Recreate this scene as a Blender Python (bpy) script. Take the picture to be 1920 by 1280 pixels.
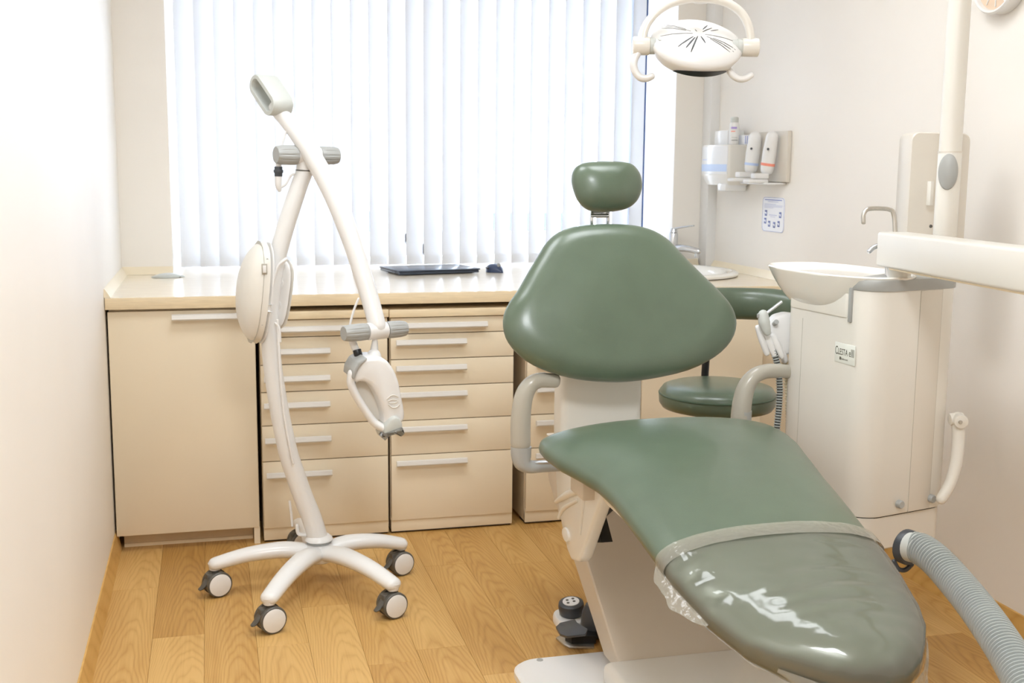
import bpy, bmesh, math, random
from mathutils import Vector, Matrix, noise

# ------------------------------------------------------------------ scene
S = bpy.context.scene
for o in list(bpy.data.objects):
    bpy.data.objects.remove(o)
COL = S.collection
PI = math.pi

# camera
cam = bpy.data.cameras.new('camera')
cam_o = bpy.data.objects.new('camera', cam)
COL.objects.link(cam_o)
cam.sensor_width = 36.0
cam.lens = 36.0 * 2174.7 / 1920.0
cam.clip_start = 0.02
_p, _y, _r = math.radians(8.552), math.radians(14.597), math.radians(0.521)
_fw = Vector((math.sin(_y) * math.cos(_p), math.cos(_y) * math.cos(_p), -math.sin(_p)))
_rt = Vector((math.cos(_y), -math.sin(_y), 0))
_up = _rt.cross(_fw)
_r2 = _rt * math.cos(_r) + _up * math.sin(_r)
_u2 = -_rt * math.sin(_r) + _up * math.cos(_r)
cam_o.matrix_world = Matrix(((_r2.x, _u2.x, -_fw.x, 0), (_r2.y, _u2.y, -_fw.y, 0), (_r2.z, _u2.z, -_fw.z, 1.32), (0, 0, 0, 1)))
cam.dof.use_dof = True
cam.dof.focus_distance = 2.7
cam.dof.aperture_fstop = 8.0
S.camera = cam_o

# colour management
S.view_settings.view_transform = 'Standard'
S.view_settings.look = 'None'
S.view_settings.exposure = 0.58
S.view_settings.gamma = 1.0
S.view_settings.use_curve_mapping = False

# world: bright overcast daylight
W = bpy.data.worlds.new('daylight')
S.world = W
W.use_nodes = True
_bg = W.node_tree.nodes['Background']
_bg.inputs[0].default_value = (0.80, 0.885, 1.0, 1)
_bg.inputs[1].default_value = 13.0

# ceiling lamps of the room (neutral white panels above the frame)
def area(name, loc, sx, sy, power, col, rot=(0, 0, 0)):
    l = bpy.data.lights.new(name, 'AREA')
    l.shape = 'RECTANGLE'
    l.size, l.size_y, l.energy, l.color = sx, sy, power, col
    o = bpy.data.objects.new(name, l)
    o.location, o.rotation_euler = loc, rot
    COL.objects.link(o)
    return o
for _x, _y2, _e in ((0.30, 3.0, 9), (1.20, 2.7, 9), (0.40, 0.7, 34)):
    area('ceiling_panel_light', (_x, _y2, 2.56), 0.6, 0.6, _e, (0.915, 0.955, 1.0))
# daylight portal in the window opening
_pt = area('window_portal', (0.97, 5.62, 1.62), 2.2, 1.45, 10, (1, 1, 1), (-PI / 2, 0, 0))
_pt.data.cycles.is_portal = True
S.cycles.use_denoising = True
S.cycles.max_bounces = 12
S.cycles.diffuse_bounces = 6
S.cycles.transparent_max_bounces = 16
S.cycles.sample_clamp_indirect = 8

# ------------------------------------------------------------------ materials
def lin(c):
    return tuple(((x / 255) / 12.92 if x / 255 <= 0.04045 else ((x / 255 + 0.055) / 1.055) ** 2.4) for x in c)

class NT:
    def __init__(s, name):
        s.m = bpy.data.materials.new(name)
        s.m.use_nodes = True
        s.t = s.m.node_tree
        s.t.nodes.clear()
        s.out = s.n('ShaderNodeOutputMaterial')
    def n(s, typ, **k):
        nd = s.t.nodes.new(typ)
        for a, b in k.items():
            setattr(nd, a, b)
        return nd
    def l(s, a, b):
        s.t.links.new(a, b)
    def val(s, node, **k):
        for a, b in k.items():
            node.inputs[a].default_value = b
    def math(s, op, a, b=None, c=None):
        nd = s.n('ShaderNodeMath', operation=op)
        for i, x in enumerate((a, b, c)):
            if x is None: continue
            if isinstance(x, (int, float)): nd.inputs[i].default_value = x
            else: s.l(x, nd.inputs[i])
        return nd.outputs[0]

def mat(name, col, rough=0.45, metal=0.0, spec=0.5, var=0.04, scale=6.0, bump=0.0, bscale=300.0, coat=0.0, crough=0.1, stretch=(1, 1, 1)):
    """procedural surface: base colour modulated by soft noise, optional fine relief"""
    k = NT(name)
    b = k.n('ShaderNodeBsdfPrincipled')
    k.l(b.outputs[0], k.out.inputs[0])
    tc = k.n('ShaderNodeTexCoord')
    mp = k.n('ShaderNodeMapping')
    mp.inputs['Scale'].default_value = stretch
    k.l(tc.outputs['Object'], mp.inputs[0])
    nz = k.n('ShaderNodeTexNoise')
    nz.inputs['Scale'].default_value = scale
    nz.inputs['Detail'].default_value = 4
    k.l(mp.outputs[0], nz.inputs['Vector'])
    c = lin(col)
    rp = k.n('ShaderNodeValToRGB')
    rp.color_ramp.elements[0].position, rp.color_ramp.elements[1].position = 0.3, 0.7
    rp.color_ramp.elements[0].color = tuple(x * (1 - var) for x in c) + (1,)
    rp.color_ramp.elements[1].color = tuple(min(1, x * (1 + var)) for x in c) + (1,)
    k.l(nz.outputs[0], rp.inputs[0])
    k.l(rp.outputs[0], b.inputs['Base Color'])
    k.val(b, Roughness=rough, Metallic=metal)
    b.inputs['Specular IOR Level'].default_value = spec
    b.inputs['Coat Weight'].default_value = coat
    b.inputs['Coat Roughness'].default_value = crough
    if bump:
        n2 = k.n('ShaderNodeTexNoise')
        n2.inputs['Scale'].default_value = bscale
        n2.inputs['Detail'].default_value = 3
        k.l(tc.outputs['Object'], n2.inputs['Vector'])
        bp = k.n('ShaderNodeBump')
        bp.inputs['Strength'].default_value = bump
        bp.inputs['Distance'].default_value = 0.002
        k.l(n2.outputs[0], bp.inputs['Height'])
        k.l(bp.outputs[0], b.inputs['Normal'])
    return k.m

def clear_mat(name, tint, gloss_rough=0.05, haze=0.08, haze_col=(230, 230, 225), ior=1.45, bump=0.0, bscale=30):
    """thin clear sheet: transparent with fresnel gloss and slight haze"""
    k = NT(name)
    tr = k.n('ShaderNodeBsdfTransparent'); tr.inputs[0].default_value = lin(tint) + (1,)
    gl = k.n('ShaderNodeBsdfGlossy'); gl.inputs['Roughness'].default_value = gloss_rough
    df = k.n('ShaderNodeBsdfDiffuse'); df.inputs[0].default_value = lin(haze_col) + (1,)
    fr = k.n('ShaderNodeFresnel'); fr.inputs[0].default_value = ior
    m1 = k.n('ShaderNodeMixShader'); m1.inputs[0].default_value = haze
    m2 = k.n('ShaderNodeMixShader')
    k.l(tr.outputs[0], m1.inputs[1]); k.l(df.outputs[0], m1.inputs[2])
    k.l(fr.outputs[0], m2.inputs[0]); k.l(m1.outputs[0], m2.inputs[1]); k.l(gl.outputs[0], m2.inputs[2])
    k.l(m2.outputs[0], k.out.inputs[0])
    if bump:
        tc = k.n('ShaderNodeTexCoord')
        n2 = k.n('ShaderNodeTexNoise'); n2.inputs['Scale'].default_value = bscale; n2.inputs['Detail'].default_value = 2
        k.l(tc.outputs['Object'], n2.inputs['Vector'])
        bp = k.n('ShaderNodeBump'); bp.inputs['Strength'].default_value = bump; bp.inputs['Distance'].default_value = 0.01
        k.l(n2.outputs[0], bp.inputs['Height'])
        k.l(bp.outputs[0], gl.inputs['Normal']); k.l(bp.outputs[0], fr.inputs['Normal'])
    return k.m

def blind_fabric():
    k = NT('blind_fabric')
    df = k.n('ShaderNodeBsdfDiffuse'); tl = k.n('ShaderNodeBsdfTranslucent')
    tc = k.n('ShaderNodeTexCoord')
    wv = k.n('ShaderNodeTexWave'); wv.bands_direction = 'Z'
    wv.inputs['Scale'].default_value = 160
    k.l(tc.outputs['Object'], wv.inputs[0])
    rp = k.n('ShaderNodeValToRGB')
    rp.color_ramp.elements[0].color = lin((236, 238, 241)) + (1,)
    rp.color_ramp.elements[1].color = lin((245, 246, 248)) + (1,)
    k.l(wv.outputs[1], rp.inputs[0])
    k.l(rp.outputs[0], df.inputs[0]); k.l(rp.outputs[0], tl.inputs[0])
    mx = k.n('ShaderNodeMixShader'); mx.inputs[0].default_value = 0.20
    k.l(df.outputs[0], mx.inputs[1]); k.l(tl.outputs[0], mx.inputs[2])
    k.l(mx.outputs[0], k.out.inputs[0])
    return k.m

def plank_wood(name, dark, mid, light):
    """straw-brown vinyl plank with cathedral grain, every plank its own shade and figure"""
    k = NT(name)
    b = k.n('ShaderNodeBsdfPrincipled')
    k.l(b.outputs[0], k.out.inputs[0])
    tc = k.n('ShaderNodeTexCoord'); oi = k.n('ShaderNodeObjectInfo')
    sp = k.n('ShaderNodeSeparateXYZ'); k.l(tc.outputs['Object'], sp.inputs[0])
    rnd = oi.outputs['Random']
    off = k.math('MULTIPLY', rnd, 37.0)
    cb = k.n('ShaderNodeCombineXYZ')
    k.l(k.math('MULTIPLY', sp.outputs[0], 9.0), cb.inputs[0])
    k.l(k.math('MULTIPLY', sp.outputs[1], 1.7), cb.inputs[1])
    k.l(off, cb.inputs[2])
    n1 = k.n('ShaderNodeTexNoise'); n1.inputs['Scale'].default_value = 1.0; n1.inputs['Detail'].default_value = 3
    k.l(cb.outputs[0], n1.inputs['Vector'])
    # cathedral arches: rings of (y + parabola in x)
    xo = k.math('ADD', sp.outputs[0], k.math('MULTIPLY', k.math('SUBTRACT', k.math('FRACT', k.math('MULTIPLY', rnd, 7.3)), 0.5), 0.07))
    par = k.math('MULTIPLY', k.math('MULTIPLY', xo, xo), 1000.0)
    f = k.math('ADD', k.math('MULTIPLY', sp.outputs[1], 10.0), par)
    f = k.math('ADD', f, k.math('MULTIPLY', n1.outputs[0], 6.5))
    f = k.math('ADD', f, off)
    ring = k.math('PINGPONG', f, 0.5)
    ring = k.math('POWER', k.math('MULTIPLY', ring, 2.0), 2.2)
    # fine streaks
    cb2 = k.n('ShaderNodeCombineXYZ')
    k.l(k.math('MULTIPLY', sp.outputs[0], 190.0), cb2.inputs[0]); k.l(k.math('MULTIPLY', sp.outputs[1], 5.0), cb2.inputs[1]); k.l(off, cb2.inputs[2])
    n2 = k.n('ShaderNodeTexNoise'); n2.inputs['Scale'].default_value = 1.0; n2.inputs['Detail'].default_value = 4
    k.l(cb2.outputs[0], n2.inputs['Vector'])
    v = k.math('ADD', k.math('MULTIPLY', ring, 0.22), k.math('MULTIPLY', n2.outputs[0], 0.40))
    v = k.math('ADD', v, k.math('MULTIPLY', k.math('SUBTRACT', n1.outputs[0], 0.5), 0.5))
    v = k.math('ADD', v, k.math('MULTIPLY', k.math('SUBTRACT', k.math('FRACT', k.math('MULTIPLY', rnd, 13.7)), 0.5), 0.40))
    rp = k.n('ShaderNodeValToRGB')
    e = rp.color_ramp.elements
    e[0].position, e[1].position = 0.05, 0.85
    e[0].color, e[1].color = lin(light) + (1,), lin(dark) + (1,)
    m = e.new(0.42); m.color = lin(mid) + (1,)
    k.l(v, rp.inputs[0]); k.l(rp.outputs[0], b.inputs['Base Color'])
    k.val(b, Roughness=0.42)
    b.inputs['Specular IOR Level'].default_value = 0.35
    return k.m

M = {}
M['wall'] = mat('wall_paint', (240, 236, 229), 0.5, var=0.015, scale=2, bump=0.05, bscale=120)
M['ceil'] = mat('ceiling_paint', (245, 244, 240), 0.8, var=0.01)
M['plank'] = plank_wood('vinyl_plank', (150, 108, 52), (188, 144, 80), (212, 172, 108))
M['subfloor'] = mat('subfloor', (120, 86, 48), 0.8)
M['skirt'] = plank_wood('skirting_wood', (150, 108, 52), (190, 144, 74), (214, 172, 102))
M['top'] = mat('worktop_laminate', (236, 224, 204), 0.16, var=0.03, scale=14, spec=0.6, stretch=(1, 4, 1))
M['topedge'] = mat('worktop_edge', (230, 212, 178), 0.4, var=0.06, scale=9, stretch=(2, 8, 30))
M['coving'] = mat('coving_strip', (238, 226, 200), 0.3, var=0.03)
M['cab'] = mat('cream_lacquer', (233, 220, 195), 0.22, var=0.01, scale=3, spec=0.45)
M['cabin'] = mat('cream_carcass', (220, 204, 176), 0.4, var=0.02)
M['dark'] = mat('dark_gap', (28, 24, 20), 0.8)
M['handle'] = mat('satin_aluminium', (224, 222, 217), 0.36, metal=0.12, var=0.03, scale=4, stretch=(1, 30, 30))
M['white'] = mat('white_plastic', (229, 229, 228), 0.3, var=0.01, coat=0.2)
M['ivory'] = mat('ivory_plastic', (225, 222, 214), 0.32, var=0.012, coat=0.25)
M['ivory_dk'] = mat('ivory_shell', (216, 210, 199), 0.35, var=0.012, coat=0.15)
M['porcelain'] = mat('porcelain', (243, 241, 234), 0.1, var=0.01, coat=0.6)
M['green'] = mat('green_leather', (88, 104, 86), 0.32, var=0.05, scale=14, bump=0.12, bscale=420, spec=0.5, coat=0.35, crough=0.2)
M['greenseam'] = mat('green_piping', (62, 82, 62), 0.45, var=0.05)
M['grey'] = mat('grey_plastic', (166, 168, 166), 0.4, var=0.02)
M['ltgrey'] = mat('light_grey_plastic', (196, 200, 196), 0.42, var=0.02)
M['armgrey'] = mat('armrest_grey', (176, 172, 160), 0.3, var=0.02, coat=0.2)
M['dkgrey'] = mat('dark_grey_rubber', (88, 86, 80), 0.4, var=0.04)
M['black'] = mat('black_plastic', (26, 27, 30), 0.35, var=0.05)
M['slate'] = mat('slate_plastic', (66, 70, 76), 0.4, var=0.05)
M['chrome'] = mat('chrome', (215, 218, 222), 0.12, metal=1.0, var=0.02)
M['steel'] = mat('brushed_steel', (196, 192, 184), 0.28, metal=0.9, var=0.06, scale=20, stretch=(1, 30, 1))
M['linkgrey'] = mat('link_cover', (205, 194, 178), 0.4, var=0.015)  # grey carries the leg rest's shade on the link; plain grey on the bracket
M['fabric'] = blind_fabric()
M['frame'] = mat('window_pvc', (238, 241, 246), 0.35, var=0.01)
M['gasket'] = mat('blue_fringe', (52, 88, 150), 0.5)  # the blue is lens fringing put into the colour of a dark line
M['glass'] = clear_mat('window_glass', (250, 252, 255), 0.01, 0.0)
M['film'] = clear_mat('clear_film', (246, 246, 240), 0.10, 0.14, (226, 222, 208), 1.5, bump=0.10, bscale=22)
M['filmhem'] = clear_mat('clear_film_hem', (214, 214, 204), 0.12, 0.24, (226, 222, 208), 1.5, bump=0.3, bscale=60)
M['acrylic'] = clear_mat('clear_acrylic', (225, 228, 230), 0.03, 0.06)
M['hose'] = mat('hose_grey', (166, 172, 170), 0.3, var=0.03, coat=0.3)
M['hoseshade'] = mat('hose_groove_shade', (58, 62, 62), 0.5, var=0.03)  # shade between the hose ridges, painted as a darker grey
M['beigehose'] = mat('beige_hose', (206, 196, 168), 0.4, var=0.03)
M['paper'] = mat('white_paper', (240, 243, 250), 0.6, var=0.01)
M['ink'] = mat('blue_ink', (132, 146, 206), 0.6)
M['paleink'] = mat('pale_blue_ink', (205, 212, 236), 0.6)
M['stripe'] = mat('blue_stripe', (190, 208, 238), 0.4)
M['purple'] = mat('purple_print', (168, 148, 214), 0.5)
M['red'] = mat('red_print', (240, 150, 130), 0.5)
M['dkink'] = mat('dark_print', (84, 82, 70), 0.5)
M['plate'] = mat('label_plate', (230, 233, 226), 0.25, var=0.01)
M['clockwood'] = mat('clock_wood', (226, 202, 178), 0.5, var=0.05, scale=8, stretch=(1, 1, 12))
M['laptop'] = mat('laptop_shell', (60, 68, 82), 0.25, metal=0.3, var=0.03)
M['mouseblue'] = mat('mouse_shell', (52, 66, 96), 0.3, var=0.05)
M['render_wall'] = mat('pale_render', (236, 236, 236), 0.8)
M['bluewin'] = mat('blue_window_glass', (40, 66, 104), 0.15)
M['paving'] = mat('pale_paving', (210, 212, 214), 0.9)

# ------------------------------------------------------------------ mesh helpers
def V(p): return Vector(p)

class MB:
    def __init__(s):
        s.v, s.f, s.mi = [], [], []
    def add(s, verts, faces, mi=0):
        b = len(s.v)
        s.v += [Vector(v) for v in verts]
        s.f += [[i + b for i in f] for f in faces]
        s.mi += [mi] * len(faces)
        return s
    def addbm(s, bm, mi=0, mtx=None):
        bm.verts.index_update()
        s.add([(mtx @ v.co if mtx else v.co) for v in bm.verts], [[v.index for v in f.verts] for f in bm.faces], mi)
        bm.free()
        return s
    def box(s, lo, hi, bev=0.0, seg=2, mi=0, mtx=None):
        bm = bmesh.new()
        bmesh.ops.create_cube(bm, size=1)
        for v in bm.verts:
            v.co = Vector([(lo[i] + hi[i]) / 2 + v.co[i] * (hi[i] - lo[i]) for i in range(3)])
        if bev:
            bmesh.ops.bevel(bm, geom=bm.edges[:], offset=bev, segments=seg, affect='EDGES', profile=0.5)
        return s.addbm(bm, mi, mtx)
    def prism(s, poly, vec, bev=0.0, seg=2, mi=0):
        bm = bmesh.new()
        vs = [bm.verts.new(p) for p in poly]
        f = bm.faces.new(vs)
        r = bmesh.ops.extrude_face_region(bm, geom=[f])
        for e in r['geom']:
            if isinstance(e, bmesh.types.BMVert): e.co += Vector(vec)
        bmesh.ops.recalc_face_normals(bm, faces=bm.faces[:])
        if bev:
            bmesh.ops.bevel(bm, geom=bm.edges[:], offset=bev, segments=seg, affect='EDGES', profile=0.5)
        return s.addbm(bm, mi)
    def loft(s, rings, cap0=True, cap1=True, closed=True, mi=0):
        n = len(rings[0]); vs = [p for r in rings for p in r]; fs = []
        for i in range(len(rings) - 1):
            for j in range(n if closed else n - 1):
                k = (j + 1) % n
                fs.append([i * n + j, i * n + k, (i + 1) * n + k, (i + 1) * n + j])
        if cap0: fs.append(list(range(n))[::-1])
        if cap1: fs.append([(len(rings) - 1) * n + j for j in range(n)])
        return s.add(vs, fs, mi)
    def lathe(s, prof, c, axis=(0, 0, 1), n=32, sx=1.0, sy=1.0, ref=None, mi=0, caps=True):
        ax = V(axis).normalized()
        r = V(ref) if ref else (Vector((1, 0, 0)) if abs(ax.x) < 0.9 else Vector((0, 1, 0)))
        e1 = (r - ax * r.dot(ax)).normalized(); e2 = ax.cross(e1); c = V(c)
        rings = [[c + ax * h + e1 * (max(q, 1e-5) * sx * math.cos(2 * PI * j / n)) + e2 * (max(q, 1e-5) * sy * math.sin(2 * PI * j / n)) for j in range(n)] for q, h in prof]
        return s.loft(rings, caps, caps, True, mi)
    def cyl(s, p0, p1, r0, r1=None, n=20, rd=0.0, mi=0):
        p0, p1 = V(p0), V(p1); L = (p1 - p0).length; r1 = r0 if r1 is None else r1
        pr = [(r0, 0), (r1, L)] if not rd else [(r0 - rd, 0), (r0 - rd * .3, rd * .3), (r0, rd), (r1, L - rd), (r1 - rd * .3, L - rd * .3), (r1 - rd, L)]
        return s.lathe(pr, p0, p1 - p0, n, mi=mi)
    def tube(s, pts, r, n=12, sub=6, flat=(1.0, 1.0), up=(0, 0, 1), cap='round', mi=0):
        P = [V(p) for p in pts]; m = len(P)
        R = [r] * m if isinstance(r, (int, float)) else list(r)
        F = [flat] * m if not isinstance(flat, list) else flat
        sp, sr, sf = [], [], []
        for i in range(m - 1):
            a, b, c, d = P[max(i - 1, 0)], P[i], P[i + 1], P[min(i + 2, m - 1)]
            for q in range(sub):
                t = q / sub
                sp.append(0.5 * ((2 * b) + (c - a) * t + (2 * a - 5 * b + 4 * c - d) * t * t + (3 * b - a - 3 * c + d) * t ** 3))
                w = t
                sr.append(R[i] * (1 - w) + R[i + 1] * w)
                sf.append((F[i][0] * (1 - w) + F[i + 1][0] * w, F[i][1] * (1 - w) + F[i + 1][1] * w))
        sp.append(P[-1]); sr.append(R[-1]); sf.append(F[-1])
        N = len(sp); u = V(up); rings = []
        T = [(sp[min(i + 1, N - 1)] - sp[max(i - 1, 0)]).normalized() for i in range(N)]
        side = None
        fr = []
        for i in range(N):
            if side is None:
                x = T[i].cross(u)
                if x.length < 1e-3: x = T[i].cross(Vector((0, 1, 0)))
                side = x.normalized()
            else:
                side = (side - T[i] * side.dot(T[i])).normalized()
            fr.append((side.copy(), side.cross(T[i]).normalized()))
        def ring(c, rr, f, ff):
            return [c + ff[0] * (rr * f[0] * math.cos(2 * PI * j / n)) + ff[1] * (rr * f[1] * math.sin(2 * PI * j / n)) for j in range(n)]
        if cap == 'round':
            for a in (80, 55, 28):
                a = math.radians(a); rr = sr[0] * math.cos(a)
                rings.append(ring(sp[0] - T[0] * (sr[0] * min(sf[0]) * math.sin(a)), rr, sf[0], fr[0]))
        for i in range(N): rings.append(ring(sp[i], sr[i], sf[i], fr[i]))
        if cap == 'round':
            for a in (28, 55, 80):
                a = math.radians(a); rr = sr[-1] * math.cos(a)
                rings.append(ring(sp[-1] + T[-1] * (sr[-1] * min(sf[-1]) * math.sin(a)), rr, sf[-1], fr[-1]))
        return s.loft(rings, True, True, True, mi)
    def ribbed(s, pts, r, pitch, depth, n=18):
        """corrugated hose: ridge faces use material 0, grooves material 1"""
        P = [V(p) for p in pts]; m = len(P); sp = []
        for i in range(m - 1):
            a, b, c, d = P[max(i - 1, 0)], P[i], P[i + 1], P[min(i + 2, m - 1)]
            for q in range(40):
                t = q / 40
                sp.append(0.5 * ((2 * b) + (c - a) * t + (2 * a - 5 * b + 4 * c - d) * t * t + (3 * b - a - 3 * c + d) * t ** 3))
        sp.append(P[-1])
        L = [0]
        for i in range(1, len(sp)): L.append(L[-1] + (sp[i] - sp[i - 1]).length)
        K = int(L[-1] / pitch); side = None; rings = []; q = 0
        for kk in range(K):
            for fr_, rr in ((0.0, r - depth), (0.30, r - depth), (0.44, r), (0.70, r), (0.84, r - depth)):
                d = (kk + fr_) * pitch
                while q < len(L) - 2 and L[q + 1] < d: q += 1
                t = (d - L[q]) / max(L[q + 1] - L[q], 1e-9)
                c = sp[q].lerp(sp[q + 1], t); T = (sp[q + 1] - sp[q]).normalized()
                if side is None:
                    side = T.cross(Vector((0, 0, 1)))
                    if side.length < 1e-2: side = T.cross(Vector((0, 1, 0)))
                side = (side - T * side.dot(T)).normalized(); e = side.cross(T)
                rings.append([c + side * (rr * math.cos(2 * PI * j / n)) + e * (rr * math.sin(2 * PI * j / n)) for j in range(n)])
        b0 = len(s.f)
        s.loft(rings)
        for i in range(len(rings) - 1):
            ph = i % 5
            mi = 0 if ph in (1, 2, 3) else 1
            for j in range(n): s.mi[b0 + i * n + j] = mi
        return s
    def pillow(s, uv, o, e1, e2, hf, hb, rf, rb, crown=0.0, sub=4, steps=6, dome=0.0):
        """upholstered pad from a closed outline: rounded rim, crowned front"""
        o, e1, e2 = V(o), V(e1), V(e2); nn = e1.cross(e2).normalized()
        m = len(uv); pts = []
        for i in range(m):
            a, b, c, d = [Vector(uv[(i + q - 1) % m]) for q in range(4)]
            for q in range(sub):
                t = q / sub
                pts.append(0.5 * ((2 * b) + (c - a) * t + (2 * a - 5 * b + 4 * c - d) * t * t + (3 * b - a - 3 * c + d) * t ** 3))
        cx = sum((p.x for p in pts)) / len(pts); cy = sum((p.y for p in pts)) / len(pts)
        ce = Vector((cx, cy)); Rm = sum((p - ce).length for p in pts) / len(pts)
        def ring(inset, h):
            k = max(1 - inset / Rm, 0.002)
            return [o + e1 * (ce.x + (p.x - ce.x) * k) + e2 * (ce.y + (p.y - ce.y) * k) + nn * h for p in pts]
        rings = [ring(Rm * .999, -hb), ring(Rm * .5, -hb)]
        for q in range(steps + 1):
            a = PI / 2 * (1 - q / steps); rings.append(ring(rb * (1 - math.cos(a)), -hb * math.sin(a)))
        for q in range(1, steps + 1):
            a = PI / 2 * q / steps; rings.append(ring(rf * (1 - math.cos(a)), hf * math.sin(a)))
        if dome:
            rings = rings[:2 + steps + 1]
            for q in range(1, 15):
                a = PI / 2 * q / 14; k = max(math.cos(a), .002)
                rings.append(ring(Rm * (1 - k), hf * (1 - k ** dome) ** (1 / dome)))
            return s.loft(rings)
        for q in (0.25, 0.5, 0.75, 0.999):
            rings.append(ring(rf + (Rm - rf) * q, hf + crown * math.sin(PI / 2 * q)))
        return s.loft(rings)
    def frameloft(s, outer, inner, nrm, hf, hb):
        """ring-shaped body with a hole (same point count outside and inside)"""
        nn = V(nrm); n = len(outer)
        O = [V(p) for p in outer]; I = [V(p) for p in inner]
        mid = [(a + b) / 2 for a, b in zip(O, I)]
        rings = [[p for p in O], [p * 0.88 + q * 0.12 + nn * hf * .75 for p, q in zip(O, I)], [p + nn * hf for p in mid],
                 [p * 0.15 + q * 0.85 + nn * hf * .7 for p, q in zip(O, I)], [p for p in I],
                 [p * 0.15 + q * 0.85 - nn * hb * .7 for p, q in zip(O, I)], [p - nn * hb for p in mid],
                 [p * 0.88 + q * 0.12 - nn * hb * .75 for p, q in zip(O, I)]]
        vs = [p for r in rings for p in r]; fs = []; k = len(rings)
        for i in range(k):
            for j in range(n):
                a, b = i, (i + 1) % k; jj = (j + 1) % n
                fs.append([a * n + j, a * n + jj, b * n + jj, b * n + j])
        return s.add(vs, fs)

LOC = {}
def part(name, mb, mats, parent=None, smooth=40, subsurf=0):
    """one mesh object; geometry is given in world metres and re-based on its thing's origin"""
    base = LOC.get(parent.name, Vector()) if parent else None
    if base is None:
        xs = [v.x for v in mb.v]; ys = [v.y for v in mb.v]; zs = [v.z for v in mb.v]
        base = Vector(((min(xs) + max(xs)) / 2, (min(ys) + max(ys)) / 2, min(zs)))
    me = bpy.data.meshes.new(name)
    me.from_pydata([v - base for v in mb.v], [], mb.f)
    if not isinstance(mats, (list, tuple)): mats = [mats]
    for m in mats: me.materials.append(M[m])
    for p, i in zip(me.polygons, mb.mi): p.material_index = i
    bm = bmesh.new(); bm.from_mesh(me)
    bmesh.ops.recalc_face_normals(bm, faces=bm.faces[:])
    bm.to_mesh(me); bm.free()
    me.shade_smooth() if hasattr(me, 'shade_smooth') else None
    me.set_sharp_from_angle(angle=math.radians(smooth))
    o = bpy.data.objects.new(name, me)
    COL.objects.link(o)
    if parent: o.parent = parent
    else: o.location = base
    LOC[o.name] = base
    if subsurf:
        sd = o.modifiers.new('subsurf', 'SUBSURF'); sd.levels = sd.render_levels = subsurf
    return o
def thing(name, label, cat, loc, group=None):
    o = bpy.data.objects.new(name, None)
    o.empty_display_size = 0.05
    o.location = loc
    COL.objects.link(o)
    LOC[o.name] = V(loc)
    tag(o, label, cat, group)
    return o
def tag(o, label=None, cat=None, group=None, kind=None):
    if label: o['label'] = label
    if cat: o['category'] = cat
    if group: o['group'] = group
    if kind: o['kind'] = kind
    return o
def struct(name, mb, mats, **k):
    return tag(part(name, mb, mats, **k), kind='structure')

# ------------------------------------------------------------------ room shell
XL_, XR_, YF, YB, ZC = -0.345, 2.205, -1.7, 4.86, 2.6
struct('wall_left', MB().box((XL_ - .12, YF, 0), (XL_, 5.7, ZC)), 'wall')
struct('wall_right', MB().box((XR_, YF, 0), (XR_ + .12, 5.7, ZC)), 'wall')
struct('wall_front', MB().box((XL_ - .12, YF - .12, 0), (XR_ + .12, YF, ZC)), 'wall')
NL, NR = -0.149, 2.03      # window niche sides
struct('wall_back', MB().box((XL_, YB, 0), (XR_, 5.7, 0.84)), 'wall')
struct('wall_back_left', MB().box((XL_, YB, 0.84), (NL, 5.7, ZC)), 'wall')
struct('wall_back_right', MB().box((NR, 4.93, 0.84), (XR_, 5.7, ZC)), 'wall')
struct('wall_back_top', MB().box((NL, YB, 2.35), (NR, 5.7, ZC)), 'wall')
struct('ceiling', MB().box((XL_ - .12, YF - .12, ZC), (XR_ + .12, 5.7, ZC + .1)), 'ceil')
fl = struct('floor', MB().box((XL_ - .12, YF - .12, -.08), (XR_ + .12, 5.0, -.012)), 'subfloor')
# vinyl planks, one object each
random.seed(5)
PW, PLN = 0.1415, 0.86
def plank_mesh(x0, x1, y0, y1):
    return MB().box((x0, y0, -.012), (x1, y1, 0.0), 0.0006, 1)
nx = 0
x = -0.190 - 2 * PW
rowoff = [0.33, 0.10, 0.62, 0.05, 0.47, 0.78, 0.25]
while x < XR_:
    x0, x1 = max(x, XL_), min(x + PW, XR_)
    if x1 - x0 > .004:
        y = 1.0 - PLN + rowoff[nx % 7] * PLN
        while y < 4.3:
            y0, y1 = max(y, 1.0), min(y + PLN, 4.3)
            if y1 - y0 > .02:
                c = Vector(((x0 + x1) / 2, (y0 + y1) / 2, 0))
                LOC['_pl'] = c
                o = part('plank', plank_mesh(x0 + .0002, x1 - .0002, y0 + .0002, y1 - .0002), 'plank', None)
                o.parent = fl
                # origin in the middle of the plank so that grain differs per plank
                for v in o.data.vertices: v.co -= (c - o.location)
                o.location = c - LOC[fl.name]
            y += PLN
    x += PW; nx += 1
struct('baseboard_left', MB().prism([(XL_, YF, 0), (XL_ + .018, YF, 0), (XL_ + .012, YF, .03), (XL_ + .004, YF, .068), (XL_, YF, .07)], (0, 4.08 - YF, 0)), 'skirt')
struct('baseboard_right', MB().prism([(XR_, YF, 0), (XR_ - .022, YF, 0), (XR_ - .014, YF, .03), (XR_ - .005, YF, .072), (XR_, YF, .074)], (0, 4.02 - YF, 0)), 'skirt')
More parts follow.
